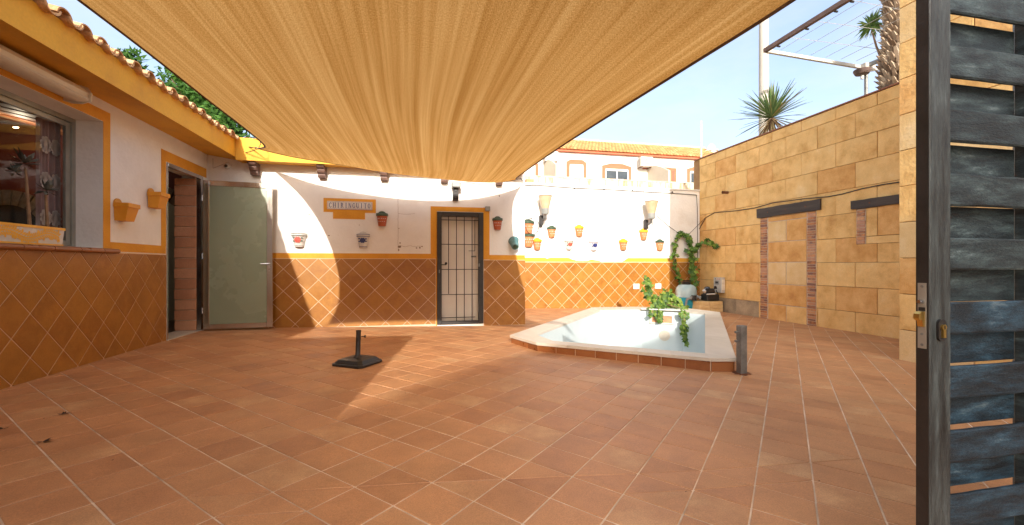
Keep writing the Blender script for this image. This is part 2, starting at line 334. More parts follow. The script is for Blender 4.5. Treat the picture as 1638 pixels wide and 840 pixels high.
def subtract(p, hole):
    """pieces of convex polygon p outside the convex (counter-clockwise) polygon hole"""
    outp = []; t_ = p
    for i in range(len(hole)):
        a, b = hole[i], hole[(i + 1) % len(hole)]; nx, ny = b[1] - a[1], -(b[0] - a[0]); t_ = clip(t_, nx, ny, nx * a[0] + ny * a[1])
        if len(t_) < 3: break
    if area(t_) < 1e-6: return [p]
    for i in range(len(hole)):
        a, b = hole[i], hole[(i + 1) % len(hole)]; nx, ny = b[1] - a[1], -(b[0] - a[0]); d = nx * a[0] + ny * a[1]
        o_ = clip(p, -nx, -ny, -d)
        if area(o_) > 2e-4: outp.append(o_)
        p = clip(p, nx, ny, d)
        if area(p) < 1e-5: break
    return outp
def rect(x0, x1, y0, y1): return [(x0, y0), (x1, y0), (x1, y1), (x0, y1)]
def shrink(p, g):
    n = len(p); cx = sum(a for a, _ in p) / n; cy = sum(b for _, b in p) / n
    s_ = 1 if sum(p[i][0] * p[(i + 1) % n][1] - p[(i + 1) % n][0] * p[i][1] for i in range(n)) > 0 else -1
    q = p
    for i in range(n):
        a, b = p[i], p[(i + 1) % n]; nx, ny = s_ * (b[1] - a[1]), -s_ * (b[0] - a[0]); l = math.hypot(nx, ny)
        if l < 1e-6: continue
        nx /= l; ny /= l; q = clip(q, nx, ny, nx * a[0] + ny * a[1] - g)
        if len(q) < 3: return []
    return q

# ================================================================ THE SETTING
UL, UR = -3.54, 8.35          # faces of the left house and of the right stone wall
V1, V2, UC = 8.2, 11.5, 2.03  # faces of the two stretches of the back wall, and where the first one ends
KS = .02                      # the yard falls to the right
FZ = lambda x, y, h=0: (x, y, -KS * x + h)

# ground outside, as four sheets round the yard, and the raised garden beyond the stone wall
g = MB(); Z0 = -.32
for a in ((-400, -9, -400, 400), (16, 400, -400, 400), (-9, 16, 12, 400), (-9, 16, -400, -.9)):
    g.add([(a[0], a[2], Z0), (a[1], a[2], Z0), (a[1], a[3], Z0), (a[0], a[3], Z0)], [(0, 1, 2, 3)], .5)
g.build('ground', 'ground_soil', kind='structure')
g = MB(); g.box(8.62, 16, -.3, 11.75, Z0 - .1, 4.12); g.build('raised_ground', 'ground_soil', kind='structure')

POOL_OUT = [(1.33, 6.32), (1.56, 5.63), (3.24, 4.26), (3.52, 4.2), (6.61, 8.40), (6.43, 9.33), (5.54, 9.92), (4.24, 10.04)]
POOL_IN = [(1.73, 6.29), (1.82, 5.72), (3.35, 4.52), (6.14, 8.28), (5.93, 8.78), (5.19, 9.3), (4.15, 9.38)]
POOL_SKIRT = shrink(POOL_OUT, .03)
def node(i, j):
    b = 2.164 + .292 * j if j >= -6 else .412 + .267 * (j + 6)
    a = 1.146 + .2635 * i - .05 * max(0, 1.9 - b) * min(1, max(0, (1.9 - b)))
    r_ = math.sqrt(.5); return ((a - b) * r_, (a + b) * r_)
floor = empty('floor', (0, 0, 0)); floor['kind'] = 'structure'
tiles = []; grout = MB()
def yard_pieces(p):
    cx = sum(q[0] for q in p) / len(p); cy = sum(q[1] for q in p) / len(p); res = []
    if cx > UC + .25: res = [clip_rect(p, -9, UR, -.9, V2)]
    else: res = [clip_rect(p, UL, 9, -.9, V1)] + ([clip_rect(p, UC, 9, V1, V2)] if cy > V1 - .25 else [])
    fin = []
    for q in res:
        if area(q) < 2e-4: continue
        if 1 < cx < 7 and 4 < cy < 10.4: fin += subtract(q, POOL_SKIRT)
        else: fin.append(q)
    return fin
for i in range(-14, 75):
    for j in range(-34, 50):
        q = [node(i, j), node(i + 1, j), node(i + 1, j + 1), node(i, j + 1)]
        cx = sum(p[0] for p in q) / 4; cy = sum(p[1] for p in q) / 4
        if not (-4 < cx < 8.8 and -1.2 < cy < 12): continue
        for p in yard_pieces(q): grout.add([FZ(x, y, -.0035) for x, y in p], [tuple(range(len(p)))], .5)
        halves = [q]
        # the course of tiles cut corner to corner across the gateway
        if i + j == -1 and -1 <= i <= 8: halves = [[q[0], q[1], q[3]], [q[1], q[2], q[3]]]
        if i + j == -2 and (i == -1 or 4 <= i <= 6): halves = [[q[0], q[1], q[3]], [q[1], q[2], q[3]]]
        rv = rng.random()
        for hh in halves:
            s_ = shrink(hh, .0042 if len(hh) == 4 else .003)
            for p in yard_pieces(s_):
                if area(p) > 8e-4: tiles.append((math.hypot(cx, cy) + (9 if cy < .6 or abs(math.atan2(cx, cy) - R(12.2)) > R(56) else 0), p, rv if len(halves) == 1 else rng.random()))
grout.build('floor_grout', 'floor_grout', floor)
tiles.sort(key=lambda t_: t_[0])
far = MB()
for k, (d, p, rv) in enumerate(tiles):
    dz = rng.uniform(-.0006, .0009); tx, ty = rng.uniform(-.002, .002), rng.uniform(-.002, .002)
    cx = sum(a for a, _ in p) / len(p); cy = sum(b for _, b in p) / len(p)
    fn = lambda x, y, h: (x, y, -KS * x + h + dz + tx * (x - cx) + ty * (y - cy))
    if k < 300:
        mb = MB(); mb.slab(p, fn, -.012, 0, .0035, rv); mb.build('floor_tile', 'terracotta_floor', floor, origin=(cx, cy, 0), fix=False)
    else: far.slab(p, fn, -.012, 0, .0035, rv)
far.build('floor_tile', 'terracotta_floor', floor, kind='stuff', fix=False)

# lattice of diagonal wall tiles inside rectangles; mapping fn(along, z, depth)
def tile_lattice(parent, fn, a0, z0, ha, hz, rects, depth=.010, org=None):
    cells = []
    for i in range(-60, 60):
        for j in range(-12, 12):
            if (i + j) % 2 == 0: continue
            c = (a0 + i * ha, z0 + j * hz)
            d = [(c[0] - ha, c[1]), (c[0], c[1] - hz), (c[0] + ha, c[1]), (c[0], c[1] + hz)]
            rv = rng.random()
            for rc in rects:
                p = clip_rect(d, *rc)
                if area(p) < 6e-4: continue
                p = shrink(p, .0042)
                if area(p) < 5e-4: continue
                cells.append((p, rv))
    for p, rv in cells:
        cx = sum(a for a, _ in p) / len(p); cy = sum(b for _, b in p) / len(p)
        tx, ty = rng.uniform(-.003, .003), rng.uniform(-.003, .003)
        f2 = lambda x, y, h: fn(x, y, h + (tx * (x - cx) + ty * (y - cy) if h > depth * .3 else 0))
        mb = MB(); mb.slab(p, f2, 0, depth, .003, rv); mb.build('wall_tile', 'wall_tile', parent, origin=fn(cx, cy, 0), fix=False)
    return len(cells)

# ================================================================ LEFT HOUSE
house = empty('house', (UL, 4, 0), 'white house with orange surrounds, tiled eave, wide window and open glass door', 'house')
W = MB(); wu0, wu1 = UL - .30, UL
VW0, VW1, ZW0, ZW1 = 3.0, 5.75, 1.33, 2.79      # window opening
VD0, VD1, ZD = 7.0, 8.03, 2.62                  # door opening
for (a, b, c, d) in ((-.3, VW0, -.3, 3.04), (VW0, VW1, -.3, ZW0), (VW0, VW1, ZW1, 3.04), (VW1, VD0, -.3, 3.04), (VD0, VD1, ZD, 3.04), (VD1, V1, -.3, 3.04), (VD0, VD1, -.3, .07)):
    W.box(wu0, wu1, a, b, c, d, .5)
W.build('wall', 'white_plaster', house)
W = MB(); W.box(-8.6, -8.4, -.3, 9.9, -.3, 3.9); W.box(-8.4, UL - .3, -.3, -.1, -.3, 4.0, .5); W.prism([(-8.4, -.3), (-3.86, -.3), (-3.86, 3.05), (-8.4, 3.95)], lambda a, z, h: (a, h, z), 9.6, 9.88); W.box(wu0, wu1, V1 + .26, 9.9, -.3, 3.04)
W.build('room_wall', 'room_red', house)
W = MB(); W.box(-8.4, wu0, -.1, 9.6, -.1, .06); W.build('room_floor', 'room_floor', house)
for k in range(44):                                # plank ceiling that follows the roof slope
    y0 = -.1 + k * .22; mb = MB(); dz = .012 * (k % 2)
    mb.add([(-8.4, y0, 3.98 - dz), (wu0, y0, 3.0 - dz), (wu0, y0 + .205, 3.0 - dz), (-8.4, y0 + .205, 3.98 - dz), (-8.4, y0, 4.02), (wu0, y0, 3.04), (wu0, y0 + .205, 3.04), (-8.4, y0 + .205, 4.02)],
           [(0, 1, 2, 3), (4, 5, 6, 7), (0, 1, 5, 4), (1, 2, 6, 5), (2, 3, 7, 6), (3, 0, 4, 7)])
    mb.build('ceiling_plank', 'ceiling_plank', house)
def arch(cx, zc, r, v, n, panel):
    for k in range(n):
        a0_, a1_ = math.pi * k / n + .02, math.pi * (k + 1) / n - .02
        p = [(cx + rr * math.cos(a), zc + rr * math.sin(a)) for rr, a in ((r, a0_), (r + .27, a0_), (r + .27, a1_), (r, a1_))]
        mb = MB(); mb.prism(p, lambda x, z, h: (x, v - h, z), 0, .06, .15 if k % 2 else .6); mb.build('arch_brick', 'arch_brick', house)
    for k in range(int((zc - .1) / .14)):
        for sx in (-1, 1):
            mb = MB(); x0 = cx + sx * (r + .135); mb.box(x0 - .13, x0 + .13, v - .06, v, .08 + k * .14, .205 + k * .14, .15 if k % 2 else .6); mb.build('arch_brick', 'arch_brick', house)
    p = [(cx - r, .06)] + [(cx + r, .06)] + [(cx + r * math.cos(math.pi * k / 14), zc + r * math.sin(math.pi * k / 14)) for k in range(15)]
    mb = MB(); mb.prism(p, lambda x, z, h: (x, v - h, z), 0, .02, .5); mb.build('arch_panel', panel, house)
arch(-5.15, 1.75, .72, 9.58, 15, 'room_panel'); arch(-7.35, 1.7, .55, 9.58, 15, 'dark_glass')
mb = MB(); mb.disc((-6.51, 8.6, 3.42), (.2, 0, -1), .035); mb.build('ceiling_spot', 'spot_glow', house)
ld = bpy.data.lights.new('ceiling_spot_light', 'POINT'); ld.energy = 5; ld.color = (1, .82, .6); ld.shadow_soft_size = .06; lo = bpy.data.objects.new('ceiling_spot_light', ld); COL.objects.link(lo); lo.location = (-6.51, 8.6, 3.3)
# window: frame, sashes, panes, curtain
wf = MB(); uw = -3.80
for a in ((VW1 - .05, VW1, ZW0, ZW1), (VW0, VW0 + .05, ZW0, ZW1), (VW0 + .05, VW1 - .05, ZW1 - .05, ZW1), (VW0 + .05, VW1 - .05, ZW0, ZW0 + .035)): wf.box(uw - .08, uw, *a)
wf = wf.build('window_frame', 'aluminium', house)
for k, (a, b, dd) in enumerate(((4.30, VW1 - .053, .045), (VW0 + .05, 4.36, .01))):
    s_ = MB(); u0 = uw - .07 + dd - .02
    s_.box(u0, u0 + .028, b - .06, b, ZW0 + .04, ZW1 - .055); s_.box(u0, u0 + .028, a, a + .05, ZW0 + .04, ZW1 - .055)
    s_.box(u0, u0 + .028, a + .05, b - .06, ZW1 - .105, ZW1 - .055); s_.box(u0, u0 + .028, a + .05, b - .06, ZW0 + .04, ZW0 + .09)
    s_.build('sash', 'aluminium', wf)
    s_ = MB(); s_.box(u0 + .01, u0 + .016, a + .05, b - .06, ZW0 + .09, ZW1 - .105); s_.build('pane', 'window_glass', wf)
c_ = MB(); pts = [(5.47 + .27 * k / 40, -3.97 + .028 * math.sin(k * 1.15) + .01 * math.sin(k * .5)) for k in range(41)]
for k in range(40):
    for z0, z1 in ((1.42, 2.72),):
        c_.add([(pts[k][1], pts[k][0], z0), (pts[k + 1][1], pts[k + 1][0], z0), (pts[k + 1][1], pts[k + 1][0], z1), (pts[k][1], pts[k][0], z1)], [(0, 1, 2, 3)], .5)
c_ = c_.build('curtain', 'curtain', house, smooth=True)
p_ = MB()
for z in (1.62, 2.02, 2.40):
    for y in (5.53, 5.66):
        for q in range(9):
            a = 2 * math.pi * q / 9; p_.disc((-3.925, y + .05 * math.cos(a), z + (.04 if y > 5.5 else 0) + .07 * math.sin(a)), (1, 0, 0), .026, 6, .5, .001)
        p_.disc((-3.925, y, z + (.04 if y > 5.5 else 0)), (1, 0, 0), .05, 8, .5, .001)
p_.build('printed_flower', 'curtain_print', c_)
# painted bands
b_ = MB(); e_ = .004; x0, x1 = UL - .001, UL + e_
for a in ((VW1 + .002, VW1 + .115, 1.42, ZW1 + .13), (VW0, VW1 + .002, ZW1 + .003, ZW1 + .13), (VW1 + .002, 6.98, 1.31, 1.42), (6.87, 6.985, 1.42, 2.78), (6.985, 8.16, ZD + .006, 2.78)): b_.box(x0, x1, *a, .5)
b_.build('painted_band', 'orange_paint', house)
# wainscot and sill
b_ = MB(); b_.box(UL, UL + .006, -.25, 6.985, -.05, 1.30, .5); b_.build('wainscot_grout', 'wall_grout', house)
tile_lattice(house, lambda a, z, h: (UL + .001 + h, a, z), 4.81, .70, .188, .205, [(3.0, 6.98, .07, 1.295)], .010)
k = 0; y = 3.0
while y < 5.93:
    y1 = min(y + .335, 5.94); mb = MB(); pr_ = [(-.26 if y1 < 5.8 else 0, 1.33), (-.26 if y1 < 5.8 else 0, 1.30), (.0, 1.285), (.045, 1.285), (.062, 1.297), (.066, 1.313), (.06, 1.328), (.045, 1.338), (0, 1.343)]
    mb.prism(pr_, lambda a, z, h: (UL + a, h, z), y + .004, y1 - .004); mb.build('sill_tile', 'glazed_brown', house, smooth=True); y += .335
b_ = MB(); b_.box(UL - .25, UL + .05, 3.0, 5.75, 1.29, 1.327); b_.box(UL, UL + .045, 5.75, 5.93, 1.29, 1.327); b_.build('sill_mortar', 'brick_joint', house)
# door: metal frame, threshold, clay block reveal, leaf
f_ = MB(); f_.box(UL - .05, UL + .012, VD1 - .075, VD1 + .0, .075, ZD); f_.box(UL - .05, UL + .006, VD0 + .005, VD0 + .035, .075, ZD); f_.box(UL - .05, UL + .01, VD0 + .035, VD1 - .075, ZD - .05, ZD + .003)
f_.build('door_frame', 'chrome', house)
f_ = MB(); f_.box(UL - .34, UL + .03, VD0 - .02, VD1, .045, .078); f_.build('threshold', 'marble', house)
mb = MB(); mb.box(UL - .35, UL - .058, VD1 - .078, VD1 + .09, .08, ZD - .05); mb.build('reveal_mortar', 'brick_joint', house)
for k in range(15):
    mb = MB(); o_ = .006 * (k % 2); z0 = .08 + k * .17; mb.box(UL - .36 - o_, UL - .055, VD1 - .09 - rng.random() * .006, VD1 + .1, z0, min(z0 + .158, ZD - .06), bev=.006); mb.build('clay_block', 'clay_block', house)
leafE = Vector((-3.48, 7.93, 0)); leafF = Vector((-2.47, 8.03, 0)); dl = (leafF - leafE); Lw = dl.length
ML = Matrix.Translation(leafE) @ Matrix.Rotation(math.atan2(dl.y, dl.x), 4, 'Z')
door = MB(); zb, zt = .085, 2.545
for a in ((0, .085, zb, zt), (Lw - .09, Lw, zb, zt), (.085, Lw - .09, zt - .085, zt), (.085, Lw - .09, zb, zb + .085)): door.box(a[0], a[1], -.02, .02, a[2], a[3], M4=ML, bev=.004)
door = door.build('glass_door', 'steel_brushed', house)
g_ = MB(); g_.box(.08, Lw - .085, -.006, .006, zb + .08, zt - .08, .5, M4=ML); g_.build('frosted_pane', 'frosted_glass', door)
g_ = MB(); g_.tube([ML @ Vector((Lw - .05, -.02, 1.17)), ML @ Vector((Lw - .05, -.06, 1.17)), ML @ Vector((Lw - .17, -.065, 1.17))], .009, 8); g_.box(Lw - .065, Lw - .035, -.026, -.019, 1.05, 1.21, M4=ML); g_.disc(ML @ Vector((Lw - .05, -.027, 1.08)), (0, -1, 0), .011)
g_.build('handle', 'chrome', door)
g_ = MB(); g_.box(Lw - .10, Lw - .06, -.0235, -.0195, 2.42, 2.49, M4=ML); g_.build('sticker', 'glaze_white', door)
for z in (.4, 1.3, 2.25):
    g_ = MB(); g_.tube([ML @ Vector((-.012, -.012, z - .05)), ML @ Vector((-.012, -.012, z + .05))], .012); g_.build('hinge', 'chrome', door)
# cornice with sloping soffit, roof slab and barrel tiles
UF = -3.0
c_ = MB(); c_.prism([(UF, 2.95), (UF + .004, 3.10), (UF, 3.245), (UF - .03, 3.255), (UL - .3, 3.42), (UL - .3, 3.044), (UL + .0, 3.03)], lambda a, z, h: (a, h, z), -.3, 8.22, .5)
c_.build('cornice', 'cornice_paint', house)
c_ = MB(); c_.prism([(UF - .05, 3.27), (UF - .05, 3.285), (-8.7, 4.45), (-8.7, 4.0), (UL - .31, 3.06), (UL - .31, 3.43)], lambda a, z, h: (a, h, z), -.3, 9.9, .5); c_.build('roof_slab', 'roof_mortar', house)
SL = .2; ca_, sa_ = math.cos(math.atan(SL)), math.sin(math.atan(SL))
def barrel(y, x_edge, z_edge, length, r0, r1, up, th=.014, seg=9):
    mb = MB(); vs = []
    for e2, (l, rr) in enumerate(((0, r0), (length, r1))):
        for dr in (0, -th):
            for k in range(seg + 1):
                a = math.pi * k / seg; yy = (rr + dr) * math.cos(a); zz = (rr + dr) * math.sin(a) * (1 if up else -1) * .86
                vs.append((x_edge - l * ca_ - zz * sa_ * .0, y + yy, z_edge + l * sa_ + zz))
    n = seg + 1; fs = []
    for k in range(seg):
        fs += [(k, k + 1, 2 * n + k + 1, 2 * n + k), (n + k, n + k + 1, 3 * n + k + 1, 3 * n + k), (k, k + 1, n + k + 1, n + k), (2 * n + k, 2 * n + k + 1, 3 * n + k + 1, 3 * n + k)]
    fs += [(0, n, 3 * n, 2 * n), (seg, n + seg, 3 * n + seg, 2 * n + seg)]
    return mb.add(vs, fs)
y = -.2; k = 0; PITCH = .238
while y < 8.35:
    jx, jz = rng.uniform(-.02, .02), rng.uniform(-.006, .006)
    ex = -2.945
    for row in range(3):
        bx, bz = ex - row * .34 * ca_, 3.232 + row * (.34 * sa_ + .010)
        barrel(y, bx + jx, bz + jz + .012, .46, .082, .070, True).build('roof_tile', 'roof_tile', house, smooth=True)
        barrel(y + PITCH / 2, bx + .015 + jx * .5, bz + .040 + jz, .46, .078, .066, False).build('roof_tile', 'roof_tile', house, smooth=True)
    mb = MB(); mb.tube([(ex - .14 + jx, y, 3.25), (ex - .30, y, 3.29)], [.06, .05], 8); mb.build('tile_mortar', 'roof_mortar', house)
    y += PITCH; k += 1
c_ = MB()
for k in range(38):
    yy = -.2 + k * PITCH
    c_.add([p for p in [(-3.75, yy - .08, 3.53), (-3.75, yy, 3.66), (-3.75, yy + .08, 3.53), (-8.7, yy - .08, 4.54), (-8.7, yy, 4.67), (-8.7, yy + .08, 4.54)]], [(0, 1, 4, 3), (1, 2, 5, 4)])
c_.build('upper_roof_tile', 'roof_tile', house, kind='stuff')

# ================================================================ BACK WALL
back = empty('back_wall', (-.5, V1, 0), 'white back wall with orange band, diagonal terracotta wainscot and black barred door', 'wall')
DU0, DU1, DZ0, DZ1 = .33, 1.19, .02, 2.16
W = MB()
for a in ((UL - .3, DU0, -.3, 3.1), (DU0, DU1, DZ1, 3.1), (DU1, UC, -.3, 3.1), (DU0, DU1, -.3, DZ0)): W.box(a[0], a[1], V1, V1 + .25, a[2], a[3], .5)
W.box(UC - .25, UC, V1 + .25, V2 + .25, -.3, 3.1, .5); W.box(UL - .2, UC - .25, V2, V2 + .25, -.3, 3.1, .5)
W.build('wall', 'white_plaster', back)
b_ = MB(); b_.box(UL - .2, UC, V1 + .01, V2 + .24, 3.1, 3.28); b_.build('flat_roof', 'roof_mortar', back)
b_ = MB(); v0, v1 = V1 - .004, V1 + .001
for a in ((UL, .20, 1.27, 1.362), (.20, .318, 1.27, 2.26), (.318, 1.205, DZ1 + .012, 2.26), (1.205, 1.325, 1.255, 2.265), (1.325, UC + .004, 1.25, 1.345)): b_.box(a[0], a[1], v0, v1, a[2], a[3], .5)
b_.box(UC, UC + .004, V1, V1 + 3.28, 1.25, 1.345, .5)
b_.box(.298, .318, v0, v1, -.02, 1.27, .5); b_.build('painted_band', 'orange_paint', back)
b_ = MB(); b_.box(UL, .296, V1 - .006, V1 + .001, -.05, 1.27, .5); b_.box(1.205, UC + .003, V1 - .006, V1 + .001, -.08, 1.25, .5); b_.box(UC, UC + .003, V1, V2, -.1, 1.25, .5); b_.build('wainscot_grout', 'wall_grout', back)
fb = lambda a, z, h: (a, V1 - h, z)
tile_lattice(back, fb, -.81, .69, .1925, .195, [(-3.0, .295, .03, 1.265)], .010)
tile_lattice(back, fb, 1.64, .66, .2, .2, [(1.21, UC + .012, -.03, 1.246)], .010)
for (u, z) in ():
    pass
# overhanging yellow ledge with wooden corbels
l_ = MB(); l_.prism([(7.9, 2.90), (V1, 2.915), (V1, 3.34), (7.88, 3.27)], lambda a, z, h: (h, a, z), UF + .006, 1.95, .5); l_.build('ledge', 'yellow_paint', back)
for u in (-2.78, -1.70, -.64, .45, 1.5):
    mb = MB(); pr_ = [(V1, 2.70), (8.09, 2.70), (8.075, 2.735), (8.075, 2.76), (8.04, 2.775), (8.02, 2.81), (8.015, 2.84), (7.97, 2.852), (7.95, 2.875), (7.945, 2.899), (V1, 2.899)]
    mb.prism(pr_, lambda a, z, h: (h, a, z), u - .06, u + .06); mb.build('corbel', 'corbel_wood', back)
# cracks, filler patches and old holes in the plaster
c_ = MB(); pth = [(-.395 + rng.uniform(-.004, .004), V1 - .0012, 2.55 - k * .05) for k in range(24)]; c_.tube(pth, .0022, 4, .4)
pth = [(-.39 + k * .045, V1 - .0012, 1.50 + .012 * math.sin(k * 1.7) + rng.uniform(-.004, .004)) for k in range(11)]; c_.tube(pth, .002, 4, .4)
pth = [(-.39 + k * .05, V1 - .0012, 2.11 - .012 * math.sin(k * .6)) for k in range(7)]; c_.tube(pth, .0018, 4, .5)
c_.build('crack', 'dark_crack', back)
c_ = MB()
for (u, z, r_) in ((-.37, 1.49, .022), (-.36, 1.56, .016), (-.385, 1.43, .018), (-.06, 1.47, .012), (.0, 1.475, .016), (.04, 1.50, .010), (-1.93, 2.05, .012), (-1.6, 1.68, .011), (-1.08, 1.88, .007), (1.52, 2.50, .014), (-.02, 2.5, .008), (-.38, 1.83, .008)):
    c_.disc((u, V1 + .0005, z), (0, -1, 0), r_, 7, rng.random(), .0022, rng.uniform(.7, 1.6))
c_.build('plaster_chip', 'dark_crack', back)
# barred door
bd = MB(); dv = V1 - .035
for a in ((DU0 - .012, DU0 + .075, DZ0 - .0, DZ1 + .0), (DU1 - .085, DU1 + .012, DZ0, DZ1), (DU0 + .075, DU1 - .085, DZ1 - .085, DZ1), (DU0 + .075, DU1 - .085, DZ0, DZ0 + .06)): bd.box(a[0], a[1], dv, V1 + .04, a[2], a[3], bev=.006)
bd = bd.build('barred_door', 'black_iron', back)
for u, z0, z1 in ((.535, .60, 2.08), (.685, .08, 2.08), (.835, .08, 2.08), (.985, .08, 2.08)):
    mb = MB(); mb.tube([(u, V1 + .0, z0), (u, V1 + .0, z1)], .0085, 6); mb.build('bar', 'black_iron', bd)
for z, w2 in ((2.01, 1.105), (1.545, 1.105), (1.065, 1.105), (.585, 1.105), (.145, 1.05)):
    mb = MB(); mb.tube([(DU0 + .07, V1 + .012, z), (w2, V1 + .012, z)], .0075, 6); mb.build('bar', 'black_iron', bd)
mb = MB(); mb.tube([(.40, V1 - .01, 1.155), (.49, V1 - .02, 1.155)], .010, 6); mb.lathe([(0, -.02), (.022, -.012), (.026, .0), (.018, .012), (0, .016)], 10, M4=Matrix.Translation((.485, V1 - .035, 1.18)) @ Matrix.Rotation(R(90), 4, 'X')); mb.build('knob', 'black_iron', bd, smooth=True)
mb = MB(); mb.box(1.10, 1.13, V1 - .045, V1 - .03, 1.12, 1.18); mb.box(.35, .37, V1 - .045, V1 - .03, 1.0, 1.06); mb.build('latch', 'grey_metal', bd)
wd = MB(); wv = V1 + .13
wd.box(DU0, DU1, wv, wv + .04, DZ0, DZ1, .5)
wd.box(DU0, DU0 + .14, wv - .018, wv + .001, DZ0, DZ1, .5); wd.box(DU1 - .12, DU1, wv - .018, wv + .001, DZ0, DZ1, .5)
for a, b in ((.02, .10), (.46, .58), (1.30, 1.40), (2.06, 2.16)): wd.box(DU0 + .14, DU1 - .12, wv - .018, wv + .001, a, b, .5)
for q in range(1, 5): wd.box(DU0 + .14 + q * .12 - .004, DU0 + .14 + q * .12, wv - .003, wv + .001, .1, .46, .2); wd.box(DU0 + .14 + q * .12 - .004, DU0 + .14 + q * .12, wv - .003, wv + .001, .58, 1.3, .2)
wd = wd.build('inner_door', 'white_door', back)
mb = MB(); mb.box(1.045, 1.058, wv - .024, wv - .018, 1.42, 2.04); mb.box(.93, 1.045, wv - .024, wv - .018, 1.42, 1.432); mb.box(.98, 1.08, wv - .026, wv - .018, 1.30, 1.33); mb.build('trim', 'grey_metal', wd)

# second stretch of the back wall
back2 = empty('pool_wall', (5, V2, 0), 'bright white back wall behind the pool with peeling orange band over diagonal tiles', 'wall')
W = MB(); W.box(UC, UR + .25, V2, V2 + .25, -.35, 3.40, .5); W.build('wall', 'white_plaster', back2)
mb = MB(); mb.box(UC, UR + .25, V2 - .03, V2 + .30, 3.405, 3.44); mb.build('coping', 'white_plaster', back2)
b_ = MB(); xs = [UC]; pol = []
def peel(u):   # height of the ragged upper edge of the paint
    k = 0
    for c0, w0, d0 in ((4.55, .35, .09), (5.0, .22, .07), (5.45, .5, .16), (5.15, .1, .05), (4.28, .12, .05), (3.5, .05, .02)):
        q = abs(u - c0) / w0
        if q < 1: k = max(k, d0 * (1 - q ** 3))
    return k
N2 = 130
for k in range(N2):
    u0, u1 = UC + (UR - UC) * k / N2, UC + (UR - UC) * (k + 1) / N2
    h0 = max(1.245, 1.355 - peel(u0) + rng.uniform(-.008, .008) * (peel(u0) > 0)); h1 = max(1.245, 1.355 - peel(u1) + rng.uniform(-.008, .008) * (peel(u1) > 0))
    if k and True: h0 = hp
    hp = h1
    if max(h0, h1) > 1.25: b_.add([(u0, V2 - .004, 1.24), (u1, V2 - .004, 1.24), (u1, V2 - .004, h1), (u0, V2 - .004, h0), (u0, V2, 1.24), (u1, V2, 1.24), (u1, V2, h1), (u0, V2, h0)], [(0, 1, 2, 3), (3, 2, 6, 7)], .5)
b_.build('painted_band', 'yellow_paint', back2)
b_ = MB(); b_.box(UC, UR, V2 - .006, V2 + .001, -.3, 1.235, .5); b_.build('wainscot_grout', 'wall_grout', back2)
tile_lattice(back2, lambda a, z, h: (a, V2 - h, z), 3.53, .82, .202, .203, [(2.3, UR, -.17, 1.228)], .010)
for u in (6.22, 6.93):
    mb = MB(); mb.box(u - .10, u + .10, V2 - .035, V2 - .012, .44, .60, bev=.006); p_ = mb.build('power_socket', 'glaze_white', None); tag(p_, 'white socket plate on the tiled wall left of the ivy' if u < 6.5 else 'white socket plate behind the pool plant, nearer the ivy', 'socket')
    p_.location = p_.location

# ================================================================ RIGHT STONE WALL
stone = empty('stone_wall', (UR, 8, 0), 'high ochre sandstone block wall with blocked brick-edged doorway on the right', 'wall')
W = MB(); W.box(UR + .002, UR + .27, 4.5, V2 + .3, -.35, 4.375, .5); W.build('wall_core', 'stone_joint', stone)
zs = [4.372, 4.13, 3.642, 3.154, 2.666, 2.178, 1.69, 1.202, .714, .226, -.20]
PORT = [(7.575, -1), (9.125, -1), (9.125, 2.318), (7.575, 2.318)]; NIC = [(5.0, 1.55), (6.72, 1.55), (6.72, 2.235), (5.0, 2.235)]
LINT = [(7.46, 2.322), (9.2, 2.322), (9.2, 2.56), (7.46, 2.56)]; LIN2 = [(5.0, 2.239), (6.80, 2.239), (6.80, 2.41), (5.0, 2.41)]
ORANGE = {(1, 5), (2, 3), (3, 1), (3, 5), (5, 5), (6, 0), (8, 0), (7, 4), (4, 6), (5, 6)}
fs_ = lambda a, z, h: (UR + .002 - h, a, z)
for r_ in range(10):
    off = 6.33 if r_ % 2 == 0 else 5.93
    for k in range(-3, 8):
        a0_, a1_ = off + .81 * k, off + .81 * (k + 1)
        p = clip_rect(rect(a0_, a1_, zs[r_ + 1], zs[r_]), 4.5, V2 - .002, -1, 9)
        if area(p) < .003: continue
        ps = [shrink(p, .0045)]; cut = False
        for hole in (PORT, NIC, LINT, LIN2):
            n_ = [q for x in ps for q in subtract(x, hole)]
            if n_ != ps: cut = True
            ps = n_
        mt = 'sandstone_orange' if (r_, k) in ORANGE else 'sandstone'
        if r_ == 9 and k >= 4: mt = 'sandstone_grey'
        rv = rng.random()
        if cut:
            mb = MB(); h = .018 + rng.uniform(-.003, .004)
            for q in ps:
                if area(q) > .002: mb.prism(q, fs_, 0, h, rv)
            if mb.v: mb.build('stone_block', mt, stone, origin=fs_((a0_ + a1_) / 2, (zs[r_] + zs[r_ + 1]) / 2, 0), fix=False)
            continue
        for q in ps:
            if area(q) < .003: continue
            cx = sum(a for a, _ in q) / len(q); cy = sum(b for _, b in q) / len(q); h = .018 + rng.uniform(-.003, .004)
            mb = MB(); mb.slab(q, fs_, 0, h, .006, rv); mb.build('stone_block', mt, stone, origin=fs_(cx, cy, 0), fix=False)
y = 4.5
while y < V2 + .1:
    mb = MB(); mb.box(UR - .035, UR + .30, y + .003, min(y + .40, V2 + .28), 4.380, 4.405); mb.build('coping_tile', 'glazed_brown', stone); y += .403
def bricks(v0, v1, z0, z1):
    mb = MB(); mb.box(UR - .012, UR + .003, v0, v1, z0, z1, .5); mb.build('brick_mortar', 'brick_joint', stone)
    z = z0 + .006
    while z < z1 - .02:
        h = rng.uniform(.032, .062); zz = min(z + h, z1 - .003); i0, i1 = rng.uniform(0, .02), rng.uniform(0, .02)
        mb = MB(); mb.box(UR - .024 - rng.random() * .006, UR - .004, v0 + .005 + i0, v1 - .005 - i1, z, zz, bev=.002); mb.build('brick', 'brick', stone); z = zz + .014
